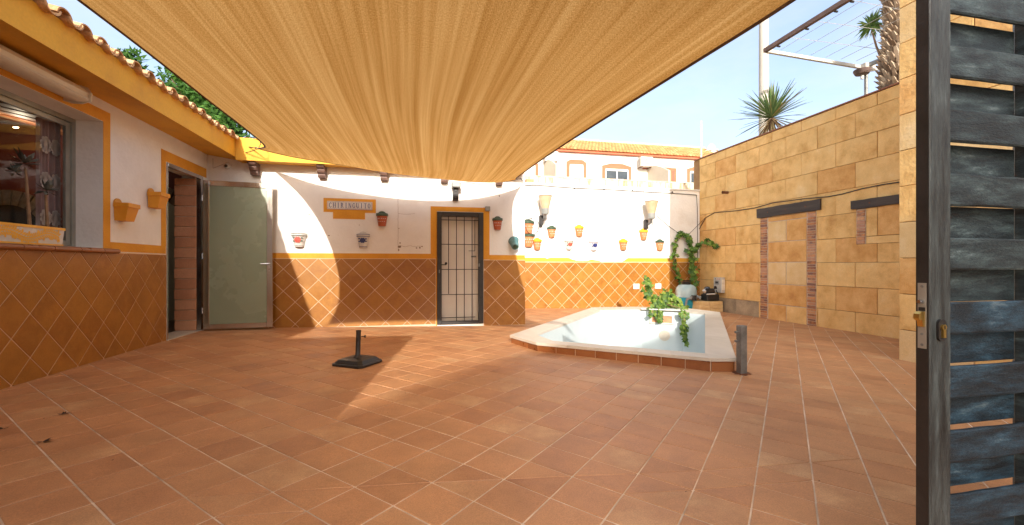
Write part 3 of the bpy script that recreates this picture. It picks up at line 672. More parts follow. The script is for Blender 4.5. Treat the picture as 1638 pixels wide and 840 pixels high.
bricks(8.895, 9.12, -.20, 2.31); bricks(7.58, 7.80, -.20, 2.31); bricks(6.54, 6.72, 1.556, 2.232)
mb = MB(); mb.box(UR - .010, UR + .003, 7.801, 8.894, -.20, 2.312, .5); mb.build('doorway_mortar', 'brick_joint', stone)
for (a, b, c, d, mt) in ((7.82, 8.87, 2.205, 2.305, 'sandstone_orange'), (8.36, 8.87, 1.715, 2.185, 'sandstone_pale'), (7.82, 8.34, 1.715, 2.185, 'sandstone_orange'), (7.82, 8.87, 1.225, 1.695, 'sandstone_orange'),
                        (8.36, 8.87, .705, 1.205, 'sandstone_pale'), (7.82, 8.34, .705, 1.205, 'sandstone_pale'), (7.82, 8.87, .215, .685, 'sandstone_orange'), (8.36, 8.87, -.2, .195, 'sandstone_orange'), (7.82, 8.34, -.2, .195, 'sandstone')):
    mb = MB(); mb.box(UR - .02, UR - .002, a, b, c, d, bev=.005); mb.build('stone_block', mt, stone)
for (a, b, c, d, mt) in ((6.33, 6.53, 1.70, 2.232, 'sandstone'), (4.6, 6.32, 1.70, 2.232, 'sandstone_orange'), (5.9, 6.53, 1.556, 1.69, 'sandstone'), (4.6, 5.89, 1.556, 1.69, 'sandstone_pale')):
    mb = MB(); mb.box(UR - .018, UR - .002, a, b, c, d, bev=.004); mb.build('stone_block', mt, stone)
def lintel(v0, v1, z0, z1):
    mb = MB(); n = 14; vs = []; fs = []
    for k in range(n + 1):
        y = v0 + (v1 - v0) * k / n; j1, j2 = rng.uniform(-.006, .006), rng.uniform(-.006, .006)
        vs += [(UR + .0, y, z0 + j1), (UR - .055 + j1 * .5, y, z0 + j1), (UR - .058 + j2 * .5, y, z1 + j2), (UR + .0, y, z1 + j2)]
    for k in range(n): fs += [tuple(4 * k + a for a in (b, (b + 1) % 4)) + tuple(4 * (k + 1) + a for a in ((b + 1) % 4, b)) for b in range(4)]
    fs += [(0, 1, 2, 3), tuple(4 * n + a for a in (0, 1, 2, 3))]
    mb.add(vs, fs); l_ = mb.build('wooden_lintel', 'dark_wood', stone)
    for q in range(3):
        y = v0 + (v1 - v0) * (.2 + .3 * q); mb = MB(); mb.disc((UR - .057, y, (z0 + z1) / 2), (-1, 0, 0), .016, 8, .3, .004); mb.build('bolt_head', 'rust', l_)
lintel(7.46, 9.2, 2.325, 2.555); lintel(5.0, 6.80, 2.242, 2.405)
mb = MB(); mb.lathe([(.034, -.16), (.038, -.16), (.038, .02), (.034, .02), (.034, -.16)], 12, M4=Matrix.Translation((UR - .03, 10.27, 3.155)) @ Matrix.Rotation(R(90), 4, 'Y')); mb.build('drain_pipe', 'rust', stone, smooth=True)
# cable that sags along the stones
pth = [(8.30, 11.46, 2.25), (8.325, 11.2, 2.56), (8.325, 10.8, 2.66), (8.325, 9.92, 2.61), (8.325, 9.3, 2.60), (8.28, 8.68, 2.64), (8.28, 7.83, 2.61), (8.325, 7.3, 2.575), (8.325, 7.0, 2.58), (8.325, 6.6, 2.62), (8.325, 6.2, 2.63), (8.325, 5.4, 2.60), (8.325, 4.6, 2.62)]
mb = MB(); mb.tube(pth, .011, 6, .4); mb = mb.build('wall_cable', 'cable_black', None, smooth=True); tag(mb, 'thin black cable sagging along the sandstone wall above the lintels', 'cable')
mb = MB(); mb.tube([(6.88, V2 - .01, 2.62), (7.3, V2 - .02, 2.30), (7.72, 11.35, 1.98)], .007, 5, .4); mb.tube([(8.32, 11.2, 2.56), (8.0, 11.33, 2.2), (7.85, 11.35, 2.05)], .007, 5, .4); mb = mb.build('support_wire', 'cable_black', None); tag(mb, 'thin wires strung from the right wall lamp and stones to the ivy top', 'wire')
pth = [(2.75, V2 - .015, 3.36), (3.3, V2 - .015, 3.37), (4.3, V2 - .015, 3.34), (5.5, V2 - .015, 3.335), (6.5, V2 - .015, 3.31), (7.4, V2 - .015, 3.30), (8.22, V2 - .015, 3.28), (8.25, V2 - .015, 2.9), (8.26, V2 - .015, 1.2)]
mb = MB(); mb.tube(pth, .009, 5, .4)
for q in (4.3, 5.2, 6.1, 7.4): mb.disc((q, V2 - .012, 3.335), (0, -1, 0), .022, 6, .3, .02)
mb = mb.build('top_cable', 'cable_black', None); tag(mb, 'black cable clipped along the top of the bright white wall', 'cable')

# taller corner of the stone house in front of it, right beside the gate
pier = empty('stone_corner', (6.35, 4.5, 0), 'tall sandstone block corner of a house between the gate and the long stone wall', 'building')
PU = 6.35
W = MB(); W.box(PU + .003, UR + .27, -.3, 4.497, -.35, 6.9, .5); W.build('wall_core', 'stone_joint', pier)
fp = lambda a, z, h: (PU + .003 - h, a, z)
for r_ in range(15):
    z0, z1 = (.28 + .481 * (r_ - 1) if r_ else -.25), .28 + .481 * r_
    y = 4.53; first = .42 if r_ % 2 else .80
    k = 0
    while y > -.3:
        y1 = max(-.3, y - (first if k == 0 else .80)); p = shrink(rect(y1, y, z0, z1), .004)
        mt = 'sandstone_orange' if (r_ * 7 + k * 3) % 5 == 4 else ('sandstone_pale' if (r_ + k) % 3 == 0 else 'sandstone')
        if area(p) > .002:
            mb = MB(); mb.slab(p, fp, 0, .02 + rng.uniform(-.003, .006), .006); mb.build('stone_block', mt, pier, origin=fp((y + y1) / 2, (z0 + z1) / 2, 0), fix=False)
        y = y1; k += 1
    for k in range(3):
        x0, x1 = PU + .0 + (.8 * k if r_ % 2 else .8 * k - .4), PU + .8 * (k + 1) - (0 if r_ % 2 else .4)
        x0 = max(x0, PU - .015); x1 = min(x1, UR - .02)
        if x1 - x0 > .06:
            mb = MB(); mb.box(x0 + .004, x1 - .004, 4.499, 4.53, z0 + .004, z1 - .004, bev=.005); mb.build('stone_block', 'sandstone', pier)

# wall behind the camera with the gateway in it
ew = empty('entrance_wall', (-3, -.45, 0), 'white rendered wall with the yard gateway in it, behind the viewpoint', 'wall')
W = MB(); W.box(-8.4, -1.165, -.55, -.3, -.35, 2.99, .5); W.box(2.9, PU, -.55, -.3, -.35, 2.2, .5); W.box(-1.165, 2.9, -.62, -.3, -.35, -.03, .5); W.build('wall', 'white_plaster', ew)
W = MB(); W.box(-8.42, -1.15, -.58, -.27, 2.99, 3.03); W.box(2.88, PU, -.58, -.27, 2.2, 2.24); W.build('coping', 'glazed_brown', ew)
W = MB(); W.box(2.72, 2.86, -.5, -.36, -.2, 2.3); W.build('gate_post', 'black_iron', ew)

# unseen house added behind the viewpoint, roofline shaped to shade part of the yard
nh = empty('shading_house', (3, -24, 0), 'unseen white house added behind the viewpoint to shade part of the yard', 'building')
W = MB(); W.prism([(-4.05, -.35), (11.3, -.35), (11.3, 9.5), (3.5, 11.93), (2.35, 11.66), (-2.34, 10.43), (-3.24, 10.05), (-4.05, 9.55)], lambda a, z, h: (a, h, z), -28, -20, .5); W.build('wall', 'far_white', nh)
for x in (-2.5, 1.5, 5.5, 9):
    for z in (1.2, 5.2):
        mb = MB(); mb.box(x - .6, x + .6, -20.02, -19.96, z, z + 1.5); wq = mb.build('window', 'salmon', nh); mb = MB(); mb.box(x - .5, x + .5, -19.965, -19.94, z + .1, z + 1.4); mb.build('pane', 'dark_glass', wq)
mb = MB(); mb.prism([(-4.06, 9.5), (3.5, 11.88), (11.5, 9.4), (11.5, 9.5), (3.5, 11.96), (-4.06, 9.58)], lambda a, z, h: (a, h, z), -28.3, -20.01, .5); mb.build('roof', 'far_roof', nh)

# ================================================================ SWIMMING POOL
pool = empty('swimming_pool', (3.8, 7, 0), 'small empty raised pool with pale coping, brown skirt tiles and pale blue inside', 'pool')
PZ = .09
W = MB()
def wall_band(mb, poly, z0, z1, closed=True):
    n = len(poly)
    for i in range(n):
        a, b = poly[i], poly[(i + 1) % n]; mb.add([(a[0], a[1], z0), (b[0], b[1], z0), (b[0], b[1], z1), (a[0], a[1], z1)], [(0, 1, 2, 3)], .5)
inn = POOL_IN
wall_band(W, inn, -1.15, .052); W.add([(x, y, -1.15) for x, y in inn], [tuple(range(len(inn)))], .5); W.build('basin', 'pool_paint', pool)
W = MB(); wall_band(W, POOL_SKIRT, -.3, .05)
def ring(mb, po, pi_, z0, z1, rnd=.5):
    pass
W.build('skirt_mortar', 'wall_grout', pool)
# coping slabs: pieces between the outer outline and the basin edge
def along(poly, t_):
    """point at parameter t_ (in segment units)"""
    i = int(t_) % len(poly); f = t_ - int(t_); a, b = poly[i], poly[(i + 1) % len(poly)]; return (a[0] + (b[0] - a[0]) * f, a[1] + (b[1] - a[1]) * f)
quads = []
def seg_quads(o0, o1, i0, i1, n):
    for k in range(n):
        f0, f1 = k / n, (k + 1) / n; lp = lambda a, b, f: (a[0] + (b[0] - a[0]) * f, a[1] + (b[1] - a[1]) * f)
        quads.append([lp(o0, o1, f0), lp(o0, o1, f1), lp(i0, i1, f1), lp(i0, i1, f0)])
O, I = POOL_OUT, POOL_IN
seg_quads(O[0], O[1], I[0], I[1], 1); seg_quads(O[1], O[2], I[1], I[2], 5)
quads.append([O[2], O[3], I[2]])
seg_quads(O[3], O[4], I[2], I[3], 10); seg_quads(O[4], O[5], I[3], I[4], 2); seg_quads(O[5], O[6], I[4], I[5], 2); seg_quads(O[6], O[7], I[5], I[6], 3); seg_quads(O[7], O[0], I[6], I[0], 8)
for q in quads:
    q = shrink(q, .0012)
    mb = MB(); mb.slab(q, lambda x, y, h: (x, y, PZ + h), -.038, 0, .004)
    cx = sum(a for a, _ in q) / len(q); cy = sum(b for _, b in q) / len(q); mb.build('coping_slab', 'marble', pool, origin=(cx, cy, PZ), fix=False)
W = MB()
for q in quads: W.add([(x, y, PZ - .006) for x, y in q], [tuple(range(len(q)))], .5)
W.build('coping_mortar', 'wall_grout', pool)
# glazed skirt tiles round the outside
SK = POOL_SKIRT
for i in range(len(SK)):
    a, b = Vector(SK[i]), Vector(SK[(i + 1) % len(SK)]); L_ = (b - a).length
    if L_ < .02: continue
    n = max(1, round(L_ / .27)); d = (b - a) / L_; nn = Vector((d.y, -d.x))
    for k in range(n):
        s0, s1 = L_ * k / n + .005, L_ * (k + 1) / n - .005; mb = MB(); vs = []
        for (s_, o_) in ((s0, .0), (s1, .0), (s1, .012), (s0, .012)):
            p = a + d * s_ + nn * o_
            vs.append((p.x, p.y, s_))
        zb = lambda x: -KS * x - .02
        lo = [(x, y, zb(x)) for x, y, _ in vs]; hi = [(x, y, PZ - .044) for x, y, _ in vs]
        mb.add(lo + hi, [(0, 1, 5, 4), (1, 2, 6, 5), (2, 3, 7, 6), (3, 0, 4, 7), (4, 5, 6, 7)]); mb.build('skirt_tile', 'glazed_brown', pool)
# skimmer mouth, return fitting, extra slab over the skimmer
mb = MB()
dsk = (Vector(I[5]) - Vector(I[4])).normalized(); sk0 = Vector(I[4]) + dsk * .12; MS = Matrix.Translation((sk0.x, sk0.y, 0)) @ Matrix.Rotation(math.atan2(dsk.y, dsk.x) + math.pi, 4, 'Z')
for a in ((-.62, -.06, -.045, .0), (-.62, -.06, -.235, -.20), (-.62, -.56, -.20, -.045), (-.12, -.06, -.20, -.045)): mb.box(a[0], a[1], -.03, .02, a[2], a[3], M4=MS, bev=.004)
mb = mb.build('skimmer', 'control_box', pool)
mb = MB(); mb.box(-.56, -.12, -.006, .01, -.20, -.045, M4=MS); mb.build('skimmer_mouth', 'clay_block', pool)
mb = MB(); cF = MS @ Vector((-.28, -.01, -.50)); nF = (MS.to_3x3() @ Vector((0, -1, 0)))
for q, (r_, th) in enumerate(((.125, .012), (.10, .024), (.07, .034), (.035, .04))): mb.disc(cF, nF, r_, 20, .5, th)
mb.build('return_fitting', 'marble', pool, smooth=False)
mb = MB(); mb.box(-.80, .14, -.10, .30, PZ + .004, PZ + .034, M4=MS, bev=.006); mb.build('skimmer_lid', 'glaze_white', pool)

# ================================================================ SHADE SAIL
def cr(pts, n):
    pts = [Vector(p) for p in pts]; res = []
    # arc-length resample of a Catmull-Rom curve
    P = [pts[0] * 2 - pts[1]] + pts + [pts[-1] * 2 - pts[-2]]; dense = []
    for i in range(1, len(P) - 2):
        for k in range(12):
            t_ = k / 12; a, b, c, d = P[i - 1:i + 3]
            dense.append(.5 * ((2 * b) + (c - a) * t_ + (2 * a - 5 * b + 4 * c - d) * t_ ** 2 + (3 * b - a - 3 * c + d) * t_ ** 3))
    dense.append(pts[-1]); ln = [0]
    for a, b in zip(dense, dense[1:]): ln.append(ln[-1] + (b - a).length)
    for k in range(n + 1):
        s_ = ln[-1] * k / n; i = max(j for j in range(len(ln)) if ln[j] <= s_ + 1e-9); i = min(i, len(ln) - 2)
        f = (s_ - ln[i]) / max(1e-9, ln[i + 1] - ln[i]); res.append(dense[i].lerp(dense[i + 1], f))
    return res
Sl = cr([(-2.60, 1.05, 3.02), (-2.32, 2.0, 2.94), (-2.16, 2.9, 2.86), (-2.05, 3.73, 2.79), (-2.00, 4.6, 2.745), (-2.00, 5.4, 2.75), (-2.06, 6.17, 2.79), (-2.22, 6.88, 2.89), (-2.40, 7.3, 2.97), (-2.55, 7.6, 3.03)], 70)
Sr = cr([(1.95, 1.05, 2.56), (1.76, 1.71, 2.43), (1.62, 2.36, 2.38), (1.46, 3.4, 2.35), (1.42, 4.4, 2.385), (1.45, 5.3, 2.45), (1.50, 6.1, 2.52), (1.58, 6.9, 2.61), (1.70, 7.5, 2.70), (1.87, 7.88, 2.79)], 70)
Sb = cr([(-2.55, 7.6, 3.03), (-2.25, 7.53, 2.955), (-1.95, 7.47, 2.89), (-1.35, 7.39, 2.80), (-.47, 7.39, 2.70), (.36, 7.47, 2.66), (.96, 7.62, 2.655), (1.49, 7.80, 2.70), (1.87, 7.88, 2.79)], 60)
Sf = cr([(-2.60, 1.05, 3.02), (-1.6, 1.45, 2.88), (-.3, 1.66, 2.76), (1.0, 1.45, 2.62), (1.95, 1.05, 2.56)], 60)
sail = empty('shade_sail', (0, 4.5, 2.7), 'large sand coloured mesh shade sail stretched over the yard', 'shade sail')
NS, NT = 60, 70; vs = []; uvs = []
for j in range(NT + 1):
    for i in range(NS + 1):
        s_, t_ = i / NS, j / NT
        p = (1 - s_) * Sl[j] + s_ * Sr[j] + (1 - t_) * Sf[i] + t_ * Sb[i] - ((1 - s_) * (1 - t_) * Sf[0] + s_ * (1 - t_) * Sf[-1] + (1 - s_) * t_ * Sb[0] + s_ * t_ * Sb[-1])
        wgt = math.sin(math.pi * s_) * math.sin(math.pi * t_)
        p.z += wgt * (.002 * math.sin(s_ * 61 + .6 * math.sin(t_ * 3)) + .002 * math.sin(s_ * 37 + 2)) - .06 * wgt
        vs.append(p - sail.location); uvs.append((s_, t_))
fs = [(j * (NS + 1) + i, j * (NS + 1) + i + 1, (j + 1) * (NS + 1) + i + 1, (j + 1) * (NS + 1) + i) for j in range(NT) for i in range(NS)]
me = bpy.data.meshes.new('sail_cloth'); me.from_pydata([tuple(p) for p in vs], [], fs); ul = me.uv_layers.new(name='UVMap')
for lp in me.loops: ul.data[lp.index].uv = uvs[lp.vertex_index]
me.polygons.foreach_set('use_smooth', [True] * len(me.polygons)); me.materials.append(MATS['shade_net'])
so_ = bpy.data.objects.new('sail_cloth', me); COL.objects.link(so_); so_.parent = sail
M('hem_brown', [(.07, .04, .02), (.16, .09, .045)], .8, 30, 1, 0)
for e_ in (Sl, Sr, Sb, Sf):
    mb = MB(); mb.tube(e_, .011, 6, .5); mb.build('hem', 'hem_brown', sail, smooth=True)
for a, b in ((Sl[-1], (-2.98, 8.12, 3.22)), (Sb[-1], (2.0, 8.17, 2.80)), (Sl[0], (-3.0, .2, 3.22)), (Sr[0], (2.79, -.42, 2.25))):
    a, b = Vector(a), Vector(b); d = (b - a)
    mb = MB(); mb.tube([a + d * .1, a + d * .6 + Vector((0, 0, -.02 * d.length)), b], .008, 6, .5); mb.build('rope', 'cable_black', sail)
    mb = MB(); c0 = a + d.normalized() * .03; rr = .035
    mb.tube([c0 + Vector((rr * math.cos(q * math.pi / 6), rr * math.sin(q * math.pi / 6), .01 * math.sin(q))) for q in range(13)], .005, 6); mb.build('corner_ring', 'chrome', sail)
# loose loop of cord at the far left corner
mb = MB(); mb.tube([(-2.98, 8.10, 3.20), (-2.86, 7.95, 3.30), (-2.62, 7.8, 3.26), (-2.52, 7.62, 3.12), (-2.55, 7.6, 3.03), (-2.75, 7.8, 3.02), (-2.95, 8.0, 3.03)], .006, 5); mb.build('rope', 'cable_black', sail)

# ================================================================ OPEN GATE LEAF beside the camera
gate = empty('gate_leaf', (1.64, 1.1, 0), 'open blue-black metal gate leaf with wide horizontal slats at the right edge', 'gate')
GU, GV = 1.64, 1.08; GE = 2.75; GT = 2.42
mb = MB(); mb.box(GU, GU + .092, GV, GV + .042, .02, GT, bev=.004); mb.build('stile', 'gate_stile_paint', gate)
mb = MB(); mb.box(GU - .0012, GU + .0005, GV + .003, GV + .040, .025, GT - .005); mb.build('stile_edge', 'black_iron', gate)
mb = MB(); mb.box(GE - .08, GE, GV, GV + .042, .02, GT, bev=.004); mb.build('stile', 'gate_stile_paint', gate)
mb = MB(); mb.box(GU + .50, GU + .60, GV + .012, GV + .075, .02, GT, bev=.012); mb.build('mullion', 'gate_paint', gate)
mb = MB(); mb.box(GU + .095, GE - .082, GV + .002, GV + .04, GT - .05, GT, bev=.004); mb.box(GU + .095, GE - .082, GV + .002, GV + .04, .02, .07, bev=.004); mb.build('rail', 'gate_stile_paint', gate)
zc = 1.15 + (424 - 90) / 682 * 1.4
k = -3
for k in range(-2, 10):
    z1 = zc - k * .2165 + .055; z0 = z1 - .108
    if z0 < .07 or z1 > GT - .05: continue
    blue = z0 < .95
    mb = MB(); n = 12; vs = []; fs = []
    for q in range(n + 1):
        x = GU + .093 + (GE - .081 - GU - .093) * q / n; j1, j2 = rng.uniform(-.0012, .0012), rng.uniform(-.0012, .0012)
        vs += [(x, GV + .010, z0 + j1), (x, GV + .006, z0 + .006 + j1), (x, GV + .006, z1 - .006 + j2), (x, GV + .010, z1 + j2), (x, GV + .018, z1 + j2), (x, GV + .018, z0 + j1)]
    for q in range(n): fs += [(6 * q + a, 6 * q + (a + 1) % 6, 6 * q + 6 + (a + 1) % 6, 6 * q + 6 + a) for a in range(6)]
    fs += [tuple(range(6)), tuple(range(6 * n, 6 * n + 6))]
    mb.add(vs, fs); mb.build('front_slat', 'gate_paint_blue' if blue else 'gate_paint', gate, fix=True)
for k in range(-3, 10):
    z1 = zc - k * .2165 - .108 + .061; z0 = z1 - .118
    if z0 < .06 or z1 > GT: continue
    blue = z0 < .9
    for a, b in ((GU + .093, GU + .49), (GU + .61, GE - .081)):
        mb = MB(); mb.box(a, b, GV + .058, GV + .066, z0, z1, bev=.002); mb.build('rear_slat', 'gate_paint_blue' if blue else 'gate_paint', gate)
mb = MB(); mb.box(GU - .0025, GU, GV + .009, GV + .034, .872, 1.09); lp_ = mb.build('lock_plate', 'lock_steel', gate)
mb = MB(); mb.disc((GU - .0025, GV + .021, 1.079), (-1, 0, 0), .0045, 8, .5, .001); mb.disc((GU - .0025, GV + .021, .884), (-1, 0, 0), .0045, 8, .5, .001); mb.disc((GU - .0025, GV + .021, .92), (-1, 0, 0), .004, 8, .5, .002); mb.build('screw', 'grey_metal', lp_)
mb = MB(); mb.tube([(GU - .002, GV + .021, 1.028), (GU - .018, GV + .021, 1.028)], [.008, .006], 10); mb.build('latch_bolt', 'chrome', lp_, smooth=True)
mb = MB(); mb.prism([(0, .945), (0, .995), (-.013, .995), (-.024, .988), (-.026, .974), (-.020, .966), (-.013, .972), (-.010, .958), (-.008, .945)], lambda a, z, h: (GU + a - .002, GV + h, z), .013, .030); mb.build('hook_bolt', 'brass', lp_)
mb = MB(); mb.box(GU - .0032, GU - .0022, GV + .012, GV + .031, .997, 1.009); mb.build('bolt_slot', 'black_plastic', lp_)
ex, ez = GU + .042, .935
es = MB(); pr_ = [(ex + .017 * math.cos(a), ez + (.019 if math.sin(a) > 0 else -.019) + .017 * math.sin(a)) for a in [2 * math.pi * q / 20 for q in range(20)]]
es.prism(pr_, lambda a, z, h: (a, GV - h, z), 0, .008); es = es.build('escutcheon', 'black_iron', gate, smooth=True)
mb = MB(); mb.disc((ex, GV - .008, ez + .010), (0, -1, 0), .0095, 14, .5, .006); mb.box(ex - .0055, ex + .0055, GV - .0145, GV - .008, ez - .024, ez + .006); mb.build('cylinder_lock', 'brass', es)
mb = MB(); mb.box(ex - .0012, ex + .0012, GV - .0152, GV - .0143, ez + .004, ez + .016); mb.build('keyhole', 'black_plastic', es)
for z in (.35, 1.2, 2.1):
    mb = MB(); mb.tube([(GE + .012, GV + .03, z - .05), (GE + .012, GV + .03, z + .05)], .012); mb.build('hinge', 'black_iron', gate)
gp = MB(); gp.box(GE + .03, GE + .15, GV - .04, GV + .08, -.2, 2.55, bev=.006); gp = gp.build('gate_post', 'gate_stile_paint'); tag(gp, 'dark square metal post that the open gate leaf hangs on', 'post')

# ================================================================ PARASOL BASE, METAL POST, DRY LEAVES
pb = empty('parasol_base', (-.70, 5.17, .014), 'black plastic parasol base with square stepped foot and short tube', 'parasol base', rz=0)
MP = Matrix.Translation((-.70, 5.17, .014)) @ Matrix.Rotation(R(-31), 4, 'Z')
def octa(hw, c): return [(hw, -hw + c), (hw, hw - c), (hw - c, hw), (-hw + c, hw), (-hw, hw - c), (-hw, -hw + c), (-hw + c, -hw), (hw - c, -hw)]
def loft(mb, rings):
    n = len(rings[0][0]); vs = []; fs = []
    for poly, z in rings: vs += [MP @ Vector((x, y, z)) for x, y in poly]
    for i in range(len(rings) - 1): fs += [(i * n + k, i * n + (k + 1) % n, (i + 1) * n + (k + 1) % n, (i + 1) * n + k) for k in range(n)]
    fs += [tuple(range((len(rings) - 1) * n, len(rings) * n)), tuple(range(n))[::-1]]
    return mb.add(vs, fs)
mb = MB(); loft(mb, [(octa(.205, .04), .0), (octa(.212, .042), .008), (octa(.212, .042), .022), (octa(.204, .04), .030), (octa(.190, .038), .033), (octa(.186, .037), .040), (octa(.160, .035), .066), (octa(.150, .034), .070), (octa(.10, .03), .078)]); mb.build('foot', 'black_plastic', pb)
mb = MB(); mb.lathe([(.05, .076), (.045, .086), (.034, .092), (.028, .10), (.0265, .37), (.0285, .372), (.0285, .386), (.024, .386), (.024, .2)], 18, M4=MP @ Matrix.Rotation(R(2.2), 4, 'Y')); mb.build('tube', 'black_iron', pb, smooth=True)
mb = MB(); c0 = MP @ Vector((.03, 0, .31)); kx = Vector((1, .12, 0)).normalized()
c0 = Vector((-.66, 5.175, .325)); mb.tube([c0, c0 + kx * .035], .005, 6); mb.tube([c0 + kx * .03, c0 + kx * .04, c0 + kx * .05], [.010, .018, .014], 10); mb.build('knob', 'black_plastic', pb, smooth=True)

mp_ = empty('metal_post', (3.535, 4.14, -.07), 'short grey square metal post with two bolts beside the pool corner', 'post')
mb = MB(); mb.box(3.497, 3.577, 4.10, 4.18, -.07, .47, bev=.005); mb.box(3.503, 3.571, 4.106, 4.174, .465, .472, .2); mb.build('tube', 'grey_metal', mp_)
mb = MB(); mb.add([(3.535 + (.10 + .03 * math.sin(k * 2.3)) * math.cos(k * math.pi / 8), 4.14 + (.09 + .03 * math.cos(k * 1.7)) * math.sin(k * math.pi / 8), -.0665) for k in range(16)], [tuple(range(16))]); mb.box(3.47, 3.60, 4.075, 4.205, -.075, -.06); mb.build('base_plate', 'rust', mp_)
for z in (.40, .30):
    mb = MB(); mb.tube([(3.50, 4.13, z), (3.455, 4.13, z)], .006, 6); mb.tube([(3.465, 4.13, z), (3.445, 4.13, z)], .015, 6); mb.build('bolt', 'grey_metal', mp_)
dl_spots = [(-2.56, 3.76, .05, 'small dark dry leaf on the floor tiles, middle of the left three'), (-2.30, 3.22, .07, 'largest curled dry leaf lying nearest on the left floor'), (-2.72, 3.50, .035, 'tiny dry leaf nearest the left house wall')]
for (x, y, r_, lb) in dl_spots:
    mb = MB()
    for q in range(5):
        a = rng.random() * 6.3; l_ = r_ * rng.uniform(.6, 1.1); p0 = Vector((x, y, -KS * x + .003)); d = Vector((math.cos(a), math.sin(a) * .6, .15)); s_ = Vector((-d.y, d.x, 0)) * .28
        mb.add([p0, p0 + d * l_ * .5 + s_ * l_, p0 + d * l_ + Vector((0, 0, .006)), p0 + d * l_ * .5 - s_ * l_], [(0, 1, 2, 3)])
    ob = mb.build('dry_leaf', 'dead_leaf'); tag(ob, lb, 'leaf')
mb = MB()
for q in range(70):
    x, y = rng.uniform(-3.2, 6), rng.uniform(1.6, 7.8)
    if 1.2 < x < 6.6 and y > 4: continue
    r_ = rng.uniform(.003, .009); a = rng.random() * 6; z = -KS * x + .0025
    mb.add([(x + r_ * math.cos(a + k * 1.57) * (1 if k % 2 else .5), y + r_ * math.sin(a + k * 1.57) * (1 if k % 2 else .5), z + .002 * (k == 0)) for k in range(4)], [(0, 1, 2, 3)])
ob = mb.build('floor_litter', 'dead_leaf', kind='stuff'); tag(ob, 'tiny dark leaf crumbs scattered over the terracotta floor', 'litter')

# ================================================================ WALL POTS
def motif(parent, kind, w_, h_, y):
    mb = MB()
    if kind == 'dots':
        for q in range(5): mb.disc(((q - 2) * w_ * .15, y + .012 * abs(q - 2), .0), (0, -1, 0), w_ * .045, 7, .5, .004)
        for q in range(4): mb.disc(((q - 1.5) * w_ * .15, y + .01 * abs(q - 1.5) + .006, -h_ * .2), (0, -1, 0), w_ * .035, 7, .5, .004)
        mb.build('painted_dots', 'glaze_white', parent, kind='stuff')
    if kind in ('red', 'blue', 'eye'):
        c = 'glaze_red' if kind == 'red' else 'glaze_blue'
        for q in range(6): mb.disc((w_ * .13 * math.cos(q * 1.047), y, -.015 + w_ * .13 * math.sin(q * 1.047)), (0, -1, 0), w_ * .10, 8, .5, .005)
        mb.disc((0, y - .002, -.01), (0, -1, 0), w_ * .09, 8, .5, .006); mb.build('painted_flower', c, parent)
        mb = MB()
        for sx, sz in ((-1, -.6), (1, .5), (1, -.5), (-1, .6)): mb.disc((sx * w_ * .25, y + .012, -.01 + sz * w_ * .2), (0, -1, 0), w_ * .055, 6, .5, .004, 1.9)
        mb.build('painted_leaf', 'glaze_green' if kind == 'red' else 'glaze_blue', parent)
        for (rr, zz) in ((w_ * .525, h_ * .33), (w_ * .525, h_ * .20), (w_ * .32, -h_ * .44)):  # dark rings painted on, standing in for shading at rim and foot
            mb = MB(); mb.tube([(rr * math.cos(a), rr * math.sin(a), zz) for a in [math.pi + math.pi * q / 12 for q in range(13)]], .0045, 5, .5); mb.build('shade_ring', 'glaze_green' if kind == 'red' else 'glaze_blue', parent)
def wall_pot(loc, w_, h_, body, rim, mot, label, group, hump=True, rot=0, name='wall_pot'):
    """half pot hung on a wall, built facing -y about its own centre, then turned"""
    root = empty(name, (0, 0, 0), label, 'wall pot', group)
    r1, r0 = w_ / 2, w_ * .30
    mb = MB(); mb.lathe([(0.001, -h_ / 2), (r0, -h_ / 2), (r0 + .004, -h_ / 2 + .01), (r1 * .93, h_ * .22), (r1 * .90, h_ * .22), (r0 * .8, -h_ / 2 + .03)], 14, math.pi, 2 * math.pi); mb.box(-r0, r0, -.004, .0, -h_ / 2, h_ * .2); mb.build('pot', body, root, smooth=True)
    mb = MB(); mb.lathe([(r1 * .92, h_ * .17), (r1, h_ * .18), (r1 * 1.03, h_ * .22), (r1 * 1.03, h_ * .31), (r1 * .98, h_ * .335), (r1 * .88, h_ * .33), (r1 * .86, h_ * .2)], 14, math.pi, 2 * math.pi); mb.build('rim', rim, root, smooth=True)
    if hump:
        pr_ = [(-r1, h_ * .25), (r1, h_ * .25), (r1, h_ * .36)] + [(r1 * .62 * math.cos(a), h_ * .36 + h_ * .16 * math.sin(a)) for a in [math.pi * q / 10 for q in range(1, 10)]] + [(-r1, h_ * .36)]
        mb = MB(); mb.prism(pr_, lambda a, z, h: (a, -h, z), .0, .016); mb.build('back_plate', rim, root)
    motif(root, mot, w_, h_, -(r0 + r1) / 2 * .93 - .012)
    root.location = loc; root.rotation_euler[2] = rot
    return root
G1 = 'flower pots hung on the back wall'; G2 = 'flower pots hung on the bright wall behind the pool'
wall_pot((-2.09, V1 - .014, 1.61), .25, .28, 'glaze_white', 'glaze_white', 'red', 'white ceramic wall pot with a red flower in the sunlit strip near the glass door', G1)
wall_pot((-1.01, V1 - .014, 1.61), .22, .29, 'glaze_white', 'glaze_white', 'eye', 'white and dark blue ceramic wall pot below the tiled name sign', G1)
wall_pot((-.68, V1 - .014, 2.00), .21, .27, 'pot_red', 'glaze_green', 'dots', 'red clay wall pot with green rim at the right end of the tiled sign', G1)
wall_pot((1.48, V1 - .014, 1.965), .20, .26, 'pot_red', 'glaze_green', 'dots', 'red clay wall pot with green rim just right of the barred door', G1)
